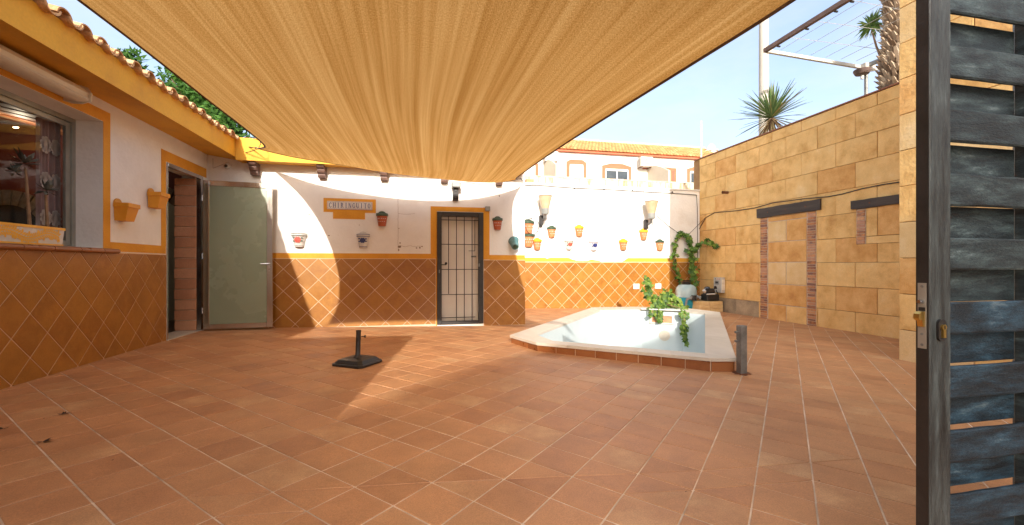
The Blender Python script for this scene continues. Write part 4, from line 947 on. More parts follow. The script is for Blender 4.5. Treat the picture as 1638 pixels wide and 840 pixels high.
P2 = [(2.93, 2.22, 'terracotta_pot', 'glaze_green', 'dots', 'terracotta pot with green rim in a wire ring, half hidden by the wall corner'), (2.95, 1.86, 'terracotta_pot', 'glaze_green', 'dots', 'larger terracotta pot with green rim at the wall corner, under the ringed pot'),
      (3.20, 1.74, 'terracotta_pot', 'glaze_yellow', 'dots', 'yellow rimmed terracotta pot, lowest and leftmost beside the wall corner'), (3.62, 2.09, 'terracotta_pot', 'glaze_green', 'dots', 'green rimmed terracotta pot just under the left wall lamp'),
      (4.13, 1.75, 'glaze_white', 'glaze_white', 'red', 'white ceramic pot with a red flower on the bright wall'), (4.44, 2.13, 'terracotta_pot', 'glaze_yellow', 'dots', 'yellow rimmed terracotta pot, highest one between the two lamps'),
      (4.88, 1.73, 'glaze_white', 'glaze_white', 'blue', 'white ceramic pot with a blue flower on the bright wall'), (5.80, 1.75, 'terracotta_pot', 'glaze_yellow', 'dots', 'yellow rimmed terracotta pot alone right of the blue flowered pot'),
      (6.45, 2.06, 'terracotta_pot', 'glaze_yellow', 'dots', 'yellow rimmed terracotta pot hung below left of the right wall lamp'), (6.98, 1.75, 'terracotta_pot', 'glaze_green', 'dots', 'green rimmed terracotta pot, rightmost next to the ivy shade')]
for u, z, bo, ri, mo, lb in P2:
    big = .36 if 'larger' in lb or 'ring,' in lb else .27
    wall_pot((u, V2 - .014, z), big, .33 if big < .3 else .40, bo, ri, mo, lb, G2)
mb = MB(); mb.tube([(3.03 + .19 * math.cos(q * math.pi / 10), V2 - .14, 2.22 + .23 * math.sin(q * math.pi / 10)) for q in range(21)], .009, 6); mb.tube([(3.03, V2, 2.44), (3.03, V2 - .14, 2.44)], .008, 6)
ob = mb.build('pot_ring', 'black_iron', smooth=True); tag(ob, 'black wire ring holding the clay pot at the wall corner', 'ring')
bk = empty('hanging_bucket', (1.80, V1 - .02, 1.72), 'teal enamel bucket hung tilted on the wall at its right end', 'bucket')
MBk = Matrix.Translation((1.795, V1 - .13, 1.56)) @ Matrix.Rotation(R(-52), 4, 'X')
mb = MB(); mb.lathe([(.0, -.10), (.062, -.10), (.066, -.107), (.070, -.10), (.098, .10), (.106, .105), (.104, .112), (.096, .106), (.064, -.085), (0, -.085)], 20, M4=MBk); mb.build('pail', 'teal_enamel', bk, smooth=True)
mb = MB(); mb.lathe([(0, -.104), (.05, -.104), (.05, -.101)], 16, M4=MBk); mb.build('base_disc', 'glaze_green', bk)
mb = MB(); mb.tube([MBk @ Vector((.10 * math.cos(a), .0 + .04 * math.sin(a), .10 + .10 * math.sin(a))) for a in [math.pi * q / 10 for q in range(11)]], .004, 5); mb.build('handle', 'grey_metal', bk)
def planter(loc, lb):
    root = empty('wall_planter', (0, 0, 0), lb, 'wall planter', 'orange planters on the house wall')
    W2, H2, D2 = .20, .21, .155
    mb = MB(); top = [(-W2 / 2, 0), (W2 / 2, 0), (W2 / 2, -D2 * .95), (-W2 / 2, -D2 * .95)]; bot = [(-W2 * .44, 0), (W2 * .44, 0), (W2 * .40, -D2 * .70), (-W2 * .40, -D2 * .70)]
    vs = [(x, y, -H2 / 2) for x, y in bot] + [(x, y, H2 / 2 - .05) for x, y in top] + [(x * 1.0, y, H2 / 2 - .05) for x, y in top]
    mb.add(vs[:8], [(0, 1, 5, 4), (1, 2, 6, 5), (2, 3, 7, 6), (3, 0, 4, 7), (3, 2, 1, 0)], .5); mb.build('box', 'orange_plastic', root)
    mb = MB()
    for a in ((-W2 / 2 - .012, W2 / 2 + .012, -D2 - .004, -D2 + .010), (-W2 / 2 - .012, -W2 / 2 + .008, -D2 + .010, 0), (W2 / 2 - .008, W2 / 2 + .012, -D2 + .010, 0), (-W2 / 2 + .008, W2 / 2 - .008, -.012, 0)): mb.box(a[0], a[1], a[2], a[3], H2 / 2 - .052, H2 / 2, bev=.003)
    mb.build('rim', 'orange_plastic', root)
    mb = MB(); pr_ = [(.065 * math.cos(a) - .04, H2 / 2 + .055 * math.sin(a)) for a in [math.pi * q / 12 for q in range(13)]]; mb.prism(pr_, lambda a, z, h: (a, -h, z), 0, .014); mb.build('hanging_lug', 'orange_plastic', root)
    root.location = loc; root.rotation_euler[2] = R(90); return root
planter((UL + .002, 6.02, 1.785), 'plain orange planter on the left wall, lower one nearer the window')
planter((UL + .010, 6.65, 2.02), 'plain orange planter on the left wall, higher one overlapping the door surround')

# ================================================================ TILED NAME SIGN
sg = empty('tiled_sign', (-1.23, V1, 2.22), 'tiled name sign reading CHIRINGUITO on an orange painted panel', 'sign')
mb = MB(); mb.box(-1.69, -.79, V1 - .006, V1 + .001, 2.105, 2.355, .5); mb.box(-1.53, -.98, V1 - .006, V1 + .001, 1.985, 2.105, .5); mb.build('painted_panel', 'orange_paint', sg)
SW0, SW1, SZ0, SZ1 = -1.63, -.85, 2.155, 2.305
mb = MB(); mb.box(SW0, SW1, V1 - .012, V1 - .004, SZ0, SZ1, .5); mb.build('tile_bed', 'brick_joint', sg)
word = 'CHIRINGUITO'; cw = (SW1 - SW0 - .05) / 11
def glyph(mb, ch, cx, cz, w_, h_, y):
    def bar(x0, x1, z0, z1): mb.box(cx + x0 * w_, cx + x1 * w_, y - .0012, y, cz + z0 * h_, cz + z1 * h_, .5)
    def stem(x, t_=.22, z0=-.5, z1=.5, ser=True):
        bar(x - t_ / 2, x + t_ / 2, z0, z1)
        if ser: bar(x - t_ * 1.1, x + t_ * 1.1, z1 - .05, z1); bar(x - t_ * 1.1, x + t_ * 1.1, z0, z0 + .05)
    def arc(x, z, rx, rz, a0_, a1_, tx=.22, tz=.09, n=16):
        for q in range(n):
            b0, b1 = R(a0_ + (a1_ - a0_) * q / n), R(a0_ + (a1_ - a0_) * (q + 1) / n)
            pts = [(x + rx * math.cos(b0), z + rz * math.sin(b0)), (x + rx * math.cos(b1), z + rz * math.sin(b1)), (x + (rx - tx) * math.cos(b1), z + (rz - tz) * math.sin(b1)), (x + (rx - tx) * math.cos(b0), z + (rz - tz) * math.sin(b0))]
            mb.prism([(cx + a * w_, cz + b * h_) for a, b in pts], lambda a, b, h: (a, y - h, b), 0, .0012, .5)
    if ch == 'I': stem(0)
    elif ch == 'H': stem(-.32); stem(.32); bar(-.3, .3, -.035, .035)
    elif ch == 'N':
        stem(-.34, .13); stem(.34, .13, ser=False)
        mb.prism([(cx - .42 * w_, cz + .5 * h_), (cx - .22 * w_, cz + .5 * h_), (cx + .40 * w_, cz - .5 * h_), (cx + .24 * w_, cz - .5 * h_)], lambda a, b, h: (a, y - h, b), 0, .0013, .5)
    elif ch == 'T': stem(0); bar(-.42, .42, .44, .5); bar(-.42, -.36, .32, .44); bar(.36, .42, .32, .44)
    elif ch == 'U': stem(-.3, z0=-.2); bar(-.385, -.215, -.2, .5); stem(.32, .12, z0=-.2, ser=False); arc(.0, -.2, .385, .3, 180, 360)
    elif ch == 'O': arc(0, 0, .44, .5, 0, 360)
    elif ch in 'CG':
        arc(0, 0, .44, .5, 40, 320)
        bar(.30, .36, .18, .45)
        if ch == 'G': bar(.24, .38, -.42, .0); bar(.12, .46, -.05, .0)
        else: bar(.30, .36, -.40, -.22)
    elif ch == 'R':
        stem(-.28); arc(-.2, .24, .52, .26, -90, 90)
        mb.prism([(cx - .05 * w_, cz), (cx + .12 * w_, cz), (cx + .46 * w_, cz - .5 * h_), (cx + .26 * w_, cz - .5 * h_)], lambda a, b, h: (a, y - h, b), 0, .0013, .5)
for k, ch in enumerate(word):
    x0 = SW0 + .025 + k * cw; mb = MB(); mb.box(x0 + .002, x0 + cw - .002, V1 - .016, V1 - .011, SZ0 + .02, SZ1 - .02, .5); tl_ = mb.build('letter_tile', 'glaze_white', sg)
    mb = MB(); glyph(mb, ch, x0 + cw / 2, (SZ0 + SZ1) / 2, .050, .092, V1 - .016); mb.build('letter', 'letter_blue', tl_)
mb = MB()
M('border_tile', [(.30, .27, .30), (.52, .46, .44), (.60, .55, .50)], .35, 60, 1, 0)
mb.box(SW0 + .003, SW1 - .003, V1 - .016, V1 - .011, SZ1 - .018, SZ1 - .003); mb.box(SW0 + .003, SW1 - .003, V1 - .016, V1 - .011, SZ0 + .003, SZ0 + .018); mb.box(SW0 + .003, SW0 + .023, V1 - .016, V1 - .011, SZ0 + .02, SZ1 - .02); mb.box(SW1 - .023, SW1 - .003, V1 - .016, V1 - .011, SZ0 + .02, SZ1 - .02); mb.build('border_tile', 'border_tile', sg)

# ================================================================ LAMPS, CAMERA, SMALL BOXES
def sconce(u, z, lb):
    root = empty('wall_lamp', (u, V2, z), lb, 'wall lamp', 'grey wall lamps on the bright wall'); c = Vector((u + .0, V2 - .30, z))
    T = Matrix.Translation(c)
    mb = MB(); mb.lathe([(.10, .0), (.115, .05), (.185, .33), (.19, .345), (.175, .34), (.10, .06), (.09, .0)], 22, M4=T); mb.build('shade', 'lamp_shade', root, smooth=True)
    mb = MB(); mb.lathe([(0, .375), (.10, .37), (.195, .352), (.20, .342), (.19, .338), (0, .34)], 22, M4=T); mb.build('cap', 'corbel_wood', root, smooth=True)
    mb = MB(); mb.lathe([(0, .03), (.03, .03), (.035, .10), (.05, .15), (.045, .2), (.02, .23), (0, .23)], 12, M4=T); mb.build('bulb', 'glaze_white', root, smooth=True)
    mb = MB(); mb.lathe([(0, -.17), (.04, -.17), (.085, -.155), (.10, -.13), (.103, 0), (.085, .01), (0, .01)], 22, M4=T); mb.build('housing', 'lamp_grey', root, smooth=True)
    mb = MB(); mb.tube([c + Vector((0, 0, -.16)), c + Vector((0, .03, -.26)), c + Vector((-.0, .14, -.30)), (u, V2 - .06, z - .24)], [.03, .026, .024, .03], 8); mb.tube([c + Vector((.02, 0, -.16)), c + Vector((.025, .0, -.34))], [.016, .012], 6); mb.build('arm', 'grey_metal', root, smooth=True)
    mb = MB(); mb.box(u - .10, u + .0, V2 - .13, V2, z - .43, z - .16, bev=.012); mb.box(u - .085, u - .02, V2 - .10, V2, z - .48, z - .43, bev=.01); mb.build('bracket', 'black_iron', root)
    mb = MB(); mb.tube([(u - .06, V2 - .01, z - .2), (u - .09, V2 - .01, z + .2), (u - .085, V2 - .01, 3.35)], .006, 5); mb.build('lead', 'cable_pale', root)
sconce(3.35, 2.69, 'grey wall lamp with cream funnel shade, left one near the wall corner')
sconce(6.55, 2.64, 'grey wall lamp with cream funnel shade, right one nearer the ivy')
dlm = empty('door_lamp', (.66, V1, 2.5), 'dark grey weathered wall lamp bracket above the barred door, under the sail', 'wall lamp')
mb = MB(); mb.box(.585, .745, V1 - .24, V1, 2.60, 2.70, bev=.012); mb.build('housing', 'lamp_grey', dlm)
mb = MB(); mb.prism([(V1, 2.61), (V1 - .14, 2.61), (V1 - .13, 2.46), (V1 - .10, 2.39), (V1 - .03, 2.37), (V1, 2.40)], lambda a, z, h: (h, a, z), .61, .71)
for z in (2.43, 2.49, 2.55): mb.tube([(.66, V1 - .125, z), (.66, V1 - .15, z)], .018, 8)
mb.build('bracket', 'black_iron', dlm)
mb = MB(); mb.tube([(.70, V1 - .02, 2.7), (.9, V1 - .015, 2.74), (1.2, V1 - .012, 2.70), (1.34, V1 - .012, 2.73)], .005, 5); mb.build('lead', 'cable_pale', dlm)
mb = MB(); mb.box(1.235, 1.33, V1 - .055, V1 - .004, 2.195, 2.285, bev=.008); ob = mb.build('junction_box', 'lamp_grey'); tag(ob, 'small grey junction box at the top right corner of the barred door surround', 'junction box')
cc = empty('security_camera', (-3.22, V1, 2.84), 'small white dome security camera in the corner above the glass door', 'camera')
mb = MB(); mb.lathe([(.055, 0), (.058, .02), (.05, .03), (0, .03)], 16, M4=Matrix.Translation((-3.22, V1, 2.86)) @ Matrix.Rotation(R(90), 4, 'X')); mb.build('mount', 'glaze_white', cc, smooth=True)
mb = MB(); mb.lathe([(.0, -.05)] + [(.05 * math.cos(a), .05 * math.sin(a)) for a in [R(-80 + 20 * q) for q in range(9)]] + [(0, .05)], 16, M4=Matrix.Translation((-3.22, V1 - .06, 2.84))); mb.build('dome', 'glaze_white', cc, smooth=True)
mb = MB(); mb.disc((-3.215, V1 - .105, 2.832), (.1, -1, -.1), .026, 14, .5, .006); mb.build('lens', 'black_plastic', cc)
mb = MB(); mb.tube([(-3.45, V1 - .01, 2.97), (-3.45, V1 - .01, 2.80), (-3.28, V1 - .02, 2.88)], .006, 5); mb.build('lead', 'cable_pale', cc)

# awning cassette over the window
aw = empty('awning_cassette', (-3.4, 4, 2.88), 'rolled up cream awning in its long box above the left window', 'awning')
mb = MB(); mb.prism([(-3.535, 2.96), (-3.535, 2.85), (-3.47, 2.825), (-3.39, 2.83), (-3.33, 2.86), (-3.315, 2.905), (-3.34, 2.95), (-3.40, 2.975), (-3.47, 2.98)], lambda a, z, h: (a, h, z), 2.8, 5.19); mb.build('box', 'awning_white', aw, smooth=True)
mb = MB(); mb.prism([(-3.40, 2.81), (-3.33, 2.815), (-3.30, 2.835), (-3.31, 2.858), (-3.36, 2.855), (-3.41, 2.83)], lambda a, z, h: (a, h, z), 2.82, 5.17); mb.build('front_bar', 'awning_white', aw, smooth=True)
mb = MB(); mb.prism([(-3.54, 2.97), (-3.54, 2.82), (-3.47, 2.80), (-3.38, 2.80), (-3.30, 2.83), (-3.295, 2.91), (-3.33, 2.97), (-3.40, 2.99)], lambda a, z, h: (a, h, z), 5.19, 5.205); mb.build('end_cap', 'awning_white', aw)

# patterned planter box and the two rosette plants on the sill
pbx = empty('patterned_planter', (-3.64, 4.6, 1.345), 'white and yellow glazed planter box with leaf scrolls on the window sill', 'planter box')
mb = MB(); px0, px1 = -3.74, -3.60; py0, py1 = 4.05, 5.30
mb.add([(px0, py0, 1.345), (px1 - .012, py0, 1.345), (px1 - .012, py1 - .012, 1.345), (px0, py1 - .012, 1.345), (px0, py0, 1.52), (px1, py0, 1.52), (px1, py1, 1.52), (px0, py1, 1.52)], [(0, 1, 2, 3), (0, 1, 5, 4), (1, 2, 6, 5), (2, 3, 7, 6), (3, 0, 4, 7)], .5); mb.build('box', 'glaze_white', pbx)
mb = MB(); mb.box(px1 - .004, px1 + .006, py0, py1 + .006, 1.505, 1.53, .5); mb.box(px1 - .014, px1 - .004, py0, py1 - .008, 1.347, 1.362, .5); mb.box(px0, px1 - .004, py1 - .004, py1 + .006, 1.505, 1.53, .5); mb.build('border', 'glaze_yellow', pbx)
mb = MB()
def on_face(y, z, r_, sx, a):
    ca2, sa2 = math.cos(a), math.sin(a); x = px1 - .012 + .012 * (z - 1.345) / .175 + .001
    pts = [(r_ * sx * math.cos(q * math.pi / 4), r_ * math.sin(q * math.pi / 4)) for q in range(8)]
    mb.add([(x + .0012, y + p[0] * ca2 - p[1] * sa2, z + p[0] * sa2 + p[1] * ca2) for p in pts], [tuple(range(8))], rng.random())
y = 4.1
while y < 5.25:
    ph = (y - 4.1) * 14; zc2 = 1.435 + .028 * math.sin(ph)
    on_face(y, zc2, .0085, 2.4, .8 * math.cos(ph))
    for sg_ in (-1, 1):
        on_face(y + .012, zc2 + sg_ * .027, .0095, 2.5, sg_ * .9 + .4 * math.cos(ph)); 
        if int(y * 90) % 3 == 0: on_face(y + .02, zc2 + sg_ * .046, .011, 1.8, sg_ * 1.4)
    y += .0235
mb.build('leaf_scroll', 'glaze_yellow', pbx, kind='stuff')
def rosette_plant(y, z, stem_pts, n_ros, sz, lb):
    root = empty('rosette_plant', (-3.68, y, 1.50), lb, 'potted plant', 'rosette plants in the window planter')
    mb = MB(); mb.tube(stem_pts, [.016, .013, .011, .010][:len(stem_pts)], 7); mb.build('stem', 'stem_brown', root, smooth=True)
    mb = MB()
    for (cy, cz, s_) in n_ros:
        for q in range(46):
            a = rng.random() * 6.283; el = rng.uniform(-.5, 1.3); d = Vector((math.cos(a) * math.cos(el) * .6, math.sin(a) * math.cos(el), math.sin(el))); l_ = s_ * rng.uniform(.7, 1.15)
            c = Vector((-3.69, cy, cz)); sd = d.cross(Vector((.3, .2, 1))).normalized() * l_ * .14
            mb.add([c + d * l_ * .15, c + d * l_ * .6 + sd, c + d * l_, c + d * l_ * .6 - sd], [(0, 1, 2, 3)])
    mb.build('leaves', 'succulent', root)
rosette_plant(4.98, 1.5, [(-3.69, 5.02, 1.50), (-3.69, 5.00, 1.75), (-3.69, 4.98, 2.0), (-3.69, 4.97, 2.08)], [(4.97, 2.12, .15), (4.86, 2.01, .09)], .14, 'taller grey-green rosette plant in the window planter')
rosette_plant(5.2, 1.5, [(-3.69, 5.22, 1.50), (-3.69, 5.21, 1.68), (-3.69, 5.20, 1.86)], [(5.20, 1.90, .12)], .11, 'shorter grey-green rosette plant beside the curtain')

# ================================================================ PLANTS BY THE POOL
def lobed(mb, c, nrm, size, rot):
    nrm = Vector(nrm).normalized(); a = nrm.orthogonal().normalized(); b = nrm.cross(a); a, b = a * math.cos(rot) + b * math.sin(rot), b * math.cos(rot) - a * math.sin(rot)
    rad = [1, .55, .85, .5, .6, .35, .6, .5, .85, .55]; vs = [Vector(c)]
    for k, r_ in enumerate(rad):
        t_ = 2 * math.pi * k / 10; vs.append(Vector(c) + (a * math.cos(t_) + b * math.sin(t_)) * r_ * size - nrm * size * .22 * r_ * r_)
    mb.add(vs, [(0, k + 1, (k + 1) % 10 + 1) for k in range(10)])
def vine(mb, path, n, spread, size):
    P_ = [Vector(p) for p in path]; ln = [0]
    for a, b in zip(P_, P_[1:]): ln.append(ln[-1] + (b - a).length)
    for q in range(n):
        s_ = rng.random() * ln[-1]; i = max(j for j in range(len(ln) - 1) if ln[j] <= s_); c = P_[i].lerp(P_[i + 1], (s_ - ln[i]) / (ln[i + 1] - ln[i]))
        k = .55 + .45 * math.sin(s_ * 19 + path[0][0] * 5)
        c = c + Vector((rng.gauss(0, spread * k), rng.gauss(0, spread * .6 * k), rng.gauss(0, spread * .5)))
        lobed(mb, c, (rng.gauss(-.2, .5), -1 + rng.gauss(0, .4), rng.uniform(.1, 1.0)), size * rng.uniform(.65, 1.25), rng.random() * 6.28)
pp = empty('pool_plant', (5.6, 9.2, PZ + .03), 'leafy geranium-like plant on the pool edge with one trail hanging into the basin', 'plant')
mb = MB(); br = [[(5.62, 9.35, .12), (5.50, 9.4, .35), (5.40, 9.42, .6), (5.38, 9.42, .80)], [(5.62, 9.35, .12), (5.8, 9.3, .35), (5.95, 9.3, .42)], [(5.7, 9.2, .12), (5.5, 9.1, .2), (5.35, 9.1, .1), (5.32, 9.05, .0)],
        [(5.62, 9.35, .12), (5.9, 9.15, .25), (6.1, 9.05, .2)], [(5.8, 9.2, .2), (5.88, 8.75, .15), (5.86, 8.62, .02), (5.84, 8.62, -.3), (5.90, 8.60, -.62)]]
for b in br: mb.tube(b, .011, 5)
mb.tube([(5.45, 9.2, .125), (5.5, 9.05, .12), (5.48, 9.0, -.05), (5.46, 8.99, -.22)], .009, 5)
mb.build('stem', 'stem_brown', pp, smooth=True)
mb = MB(); vine(mb, br[0], 105, .09, .075); vine(mb, br[1], 140, .15, .075); vine(mb, br[2], 110, .14, .075); vine(mb, br[3], 130, .13, .075); vine(mb, br[4][1:], 115, .05, .068)
vine(mb, [(5.45, 9.1, .15), (5.5, 9.02, .1), (5.46, 8.97, -.22)], 40, .06, .075); vine(mb, [(5.2, 9.15, .5), (5.4, 9.3, .62)], 14, .05, .08); mb.build('leaves', 'leaf_green', pp)
iv = empty('ivy', (7.6, 11.3, -.1), 'ivy climbing in an arch over the corner of the white wall and the stone wall', 'ivy')
b1 = [(7.62, 11.3, .4), (7.56, 11.3, .7), (7.45, 11.32, 1.0), (7.38, 11.34, 1.3), (7.38, 11.35, 1.6), (7.45, 11.36, 1.9), (7.58, 11.36, 2.08)]
b2 = [(7.98, 11.2, .35), (7.98, 11.25, .7), (7.95, 11.3, 1.1), (7.92, 11.32, 1.45), (7.93, 11.34, 1.75), (7.88, 11.35, 1.98), (7.72, 11.36, 2.08), (7.58, 11.36, 2.06)]
b3 = [(7.95, 11.3, 1.6), (8.10, 11.2, 1.72), (8.24, 11.0, 1.85), (8.26, 10.75, 1.74), (8.27, 10.65, 1.62)]
mb = MB()
for b in (b1, b2, b3): mb.tube(b, .010, 5)
mb.build('stem', 'stem_brown', iv, smooth=True)
mb = MB(); vine(mb, b1, 85, .05, .085); vine(mb, b2, 150, .07, .095); vine(mb, b3, 52, .06, .095); mb.build('leaves', 'ivy_green', iv)

# ================================================================ POOL EQUIPMENT
pf = empty('pool_filter', (7.50, 10.95, -.15), 'pale and bright blue pool sand filter tank under the ivy', 'filter tank')
T = Matrix.Translation((7.50, 10.95, -.15))
mb = MB(); mb.lathe([(.20, .0), (.22, .04), (.265, .10), (.285, .2), (.285, .38), (.275, .38)], 24, M4=T); mb.build('lower_tank', 'filter_blue', pf, smooth=True)
mb = MB(); mb.lathe([(.28, .38), (.295, .385), (.295, .42), (.285, .425), (.285, .56), (.26, .66), (.20, .72), (.10, .745), (0, .75)], 24, M4=T); mb.build('upper_tank', 'filter_pale', pf, smooth=True)
mb = MB(); mb.lathe([(.12, .74), (.13, .76), (.13, .80), (.10, .82), (0, .82)], 16, M4=T); mb.tube([(7.38, 10.9, .70), (7.62, 10.9, .70)], .02, 6); mb.build('valve_lid', 'black_plastic', pf, smooth=True)
mb = MB(); mb.lathe([(.0, -.40), (.05, -.39), (.08, -.36), (.085, -.28), (.06, -.26)], 14, M4=Matrix.Translation((7.50, 10.62, .22)) @ Matrix.Rotation(R(0), 4, 'X') @ Matrix.Translation((0, 0, .33)))
mb.tube([(7.30, 10.62, .20), (7.50, 10.60, .24), (7.72, 10.60, .25)], .032, 8); mb.tube([(7.30, 10.62, .20), (7.28, 10.64, .02), (7.26, 10.7, -.10)], .028, 8); mb.tube([(7.60, 10.60, .30), (7.64, 10.5, .20)], .02, 6); mb.build('pipework', 'lamp_grey', pf, smooth=True)
mb = MB(); mb.tube([(7.50, 10.60, .16), (7.50, 10.60, .30)], [.075, .07], 12); mb.build('multiport_valve', 'black_plastic', pf, smooth=True)
pm = empty('pool_pump', (7.98, 10.6, .14), 'black pool pump with clear lid and pipes on the clay block plinth', 'pump')
mb = MB(); mb.box(7.80, 8.20, 10.42, 10.72, .145, .34, bev=.03); mb.build('motor_housing', 'black_plastic', pm)
mb = MB(); mb.lathe([(.0, -.14), (.08, -.14), (.095, -.11), (.095, .12), (.07, .14), (0, .14)], 16, M4=Matrix.Translation((7.95, 10.55, .40)) @ Matrix.Rotation(R(90), 4, 'Y')); mb.build('pump_body', 'black_plastic', pm, smooth=True)
mb = MB(); mb.lathe([(.07, 0), (.08, .02), (.06, .07), (0, .09)], 14, M4=Matrix.Translation((7.86, 10.50, .47))); mb.build('strainer_lid', 'dark_glass', pm, smooth=True)
mb = MB(); mb.tube([(7.74, 10.45, .38), (7.70, 10.42, .44), (7.74, 10.42, .52)], [.03, .055, .03], 8); mb.tube([(7.78, 10.42, .34), (8.02, 10.38, .35)], .016, 6); mb.build('pipe', 'glaze_white', pm, smooth=True)
mb = MB(); mb.tube([(8.06, 10.5, .45), (8.12, 10.5, .50), (8.10, 10.48, .55)], [.03, .05, .03], 8); mb.tube([(8.1, 10.45, .45), (8.15, 10.43, .33)], .012, 6); mb.build('valve', 'black_plastic', pm, smooth=True)
pl = empty('clay_plinth', (7.85, 10.55, -.16), 'low plinth of stacked hollow clay blocks under the pool pump', 'plinth')
for k, (a, b) in enumerate(((-.155, -.06), (-.055, .04), (.045, .138))):
    for (x0, x1) in ((7.52, 7.86), (7.87, 8.27)):
        mb = MB(); mb.box(x0, x1, 10.38 + .006 * k, 10.75, a, b, bev=.006); mb.build('clay_block', 'sandstone_pale', pl)
cb = empty('control_box', (UR, 10.55, .45), 'pale grey electric control box on the stone wall above the pump', 'control box')
mb = MB(); mb.box(UR - .14, UR - .02, 10.38, 10.70, .37, .80, bev=.008); mb.build('case', 'control_box', cb)
mb = MB(); mb.box(UR - .147, UR - .139, 10.47, 10.64, .60, .71, .4); mb.build('window', 'lamp_grey', cb)
mb = MB(); mb.box(UR - .150, UR - .146, 10.50, 10.61, .64, .68, .4); mb.build('clock', 'black_plastic', cb)
for k, y in enumerate((10.46, 10.54, 10.62)):
    mb = MB(); mb.disc((UR - .14, y, .755), (-1, 0, 0), .014, 8, .5, .008); mb.build('button', 'glaze_red' if k != 2 else 'black_plastic', cb)
for sy in (10.47, 10.54, 10.60):
    mb = MB(); mb.disc((UR + .0, sy, .76), (0, -1, 0), .01); 
mb = MB(); mb.box(UR - .12, UR - .03, 10.372, 10.38, .45, .75, .4); mb.build('side_panel', 'awning_white', cb)

# ================================================================ BEYOND THE STONE WALL
yc = empty('yucca', (9.05, 9.5, 4.12), 'spiky yucca with green and yellowed blades behind the top of the stone wall', 'yucca')
mb = MB(); mb.tube([(9.05, 9.5, 4.1), (9.05, 9.5, 4.6), (9.04, 9.52, 5.0)], [.09, .08, .07], 10); mb.build('trunk', 'bark', yc, smooth=True)
cY = Vector((9.04, 9.52, 5.02))
for q in range(190):
    a = rng.random() * 6.283; el = R(rng.choice([rng.uniform(20, 85), rng.uniform(-15, 50), rng.uniform(30, 80)])); low = q >= 145
    if low: el = R(rng.uniform(-70, -25))
    l_ = rng.uniform(.65, 1.12) * (.65 if low else 1); d = Vector((math.cos(a) * math.cos(el), math.sin(a) * math.cos(el), math.sin(el))); sd = d.cross(Vector((0, 0, 1))).normalized()
    n = 5; vs = []; droop = rng.uniform(.02, .22) * (1 if el > 0 else .5)
    for k in range(n + 1):
        t_ = k / n; p = cY + d * l_ * t_ + Vector((0, 0, -droop * t_ * t_ * l_)); w2 = .027 * (1 - t_) ** .6 * (.6 + t_) if k < n else .001
        up = sd.cross(d) * .006
        vs += [p - sd * w2, p - up, p + sd * w2]
    fs = []
    for k in range(n): b0 = 3 * k; fs += [(b0, b0 + 1, b0 + 4, b0 + 3), (b0 + 1, b0 + 2, b0 + 5, b0 + 4)]
    mb = MB(); mb.add(vs, fs); mb.build('blade', 'dry_leaf' if low or rng.random() < .06 else 'yucca_green', yc, fix=False)
po = MB(); po.lathe([(.135, 0), (.13, 3), (.11, 8.6), (0, 8.62)], 16, M4=Matrix.Translation((9.85, 10.65, 4.1))); po = po.build('light_pole', 'pole_white', None, smooth=True); tag(po, 'tall pale round pole rising behind the yucca', 'pole')
# palm: trunk covered with cut leaf bases
pal = empty('palm_tree', (11.1, 7.85, 4.12), 'thick palm trunk with shaggy cut leaf bases beyond the stone wall', 'palm tree')
mb = MB(); mb.tube([(11.1, 7.85, 4.0), (11.1, 7.86, 5.2), (11.12, 7.84, 6.5), (11.15, 7.82, 8.2), (11.15, 7.82, 9.8)], [.36, .40, .33, .31, .30], 14); mb.build('trunk', 'bark', pal, smooth=True)
mb = MB(); z = 4.15; row = 0
while z < 9.6:
    rr = .38 if z < 5.4 else (.44 if z < 6.1 else .34)
    if 6.1 < z < 6.5: rr = .38
    for k in range(20):
        a = 2 * math.pi * (k + .5 * (row % 2)) / 20 + rng.uniform(-.08, .08); c = Vector((11.12 + rr * .9 * math.cos(a), 7.845 + rr * .9 * math.sin(a), z + rng.uniform(-.02, .02)))
        o_ = Vector((math.cos(a), math.sin(a), 0)); sd = Vector((-math.sin(a), math.cos(a), 0)) * rng.uniform(.03, .05); tip = c + o_ * rng.uniform(.06, .15) + Vector((0, 0, rng.uniform(.06, .15)))
        mb.add([c - sd + Vector((0, 0, -.07)), c + sd + Vector((0, 0, -.07)), tip + sd * .55, tip - sd * .55, c - sd * 1.1 - o_ * .08, c + sd * 1.1 - o_ * .08], [(0, 1, 2, 3), (0, 3, 4), (1, 5, 2), (3, 2, 5, 4)])
    z += .085; row += 1
mb.build('leaf_base', 'bark', pal, kind='stuff', fix=False)
mb = MB(); mb.tube([(10.95, 8.2, 6.1), (10.93, 8.32, 6.5), (10.92, 8.42, 6.95)], [.035, .025, .02], 6); cF = Vector((10.92, 8.42, 6.95))
mb.build('frond_stalk', 'stem_brown', pal, smooth=True); mb = MB()
for q in range(150):
    a = rng.uniform(-2.9, 2.9); d = Vector((rng.uniform(-.15, .15), math.sin(a), math.cos(a) + .25)); l_ = rng.uniform(.2, .42); sd = Vector((.25, d.z, -d.y)).normalized() * .018
    c = cF + Vector((rng.uniform(-.06, .06), rng.uniform(-.05, .05), .1)); mb.add([c, c + d * l_ * .5 + sd, c + d * l_ + Vector((0, 0, -.08)), c + d * l_ * .5 - sd], [(0, 1, 2, 3)])
mb.build('frond', 'leaf_green', pal, fix=False)
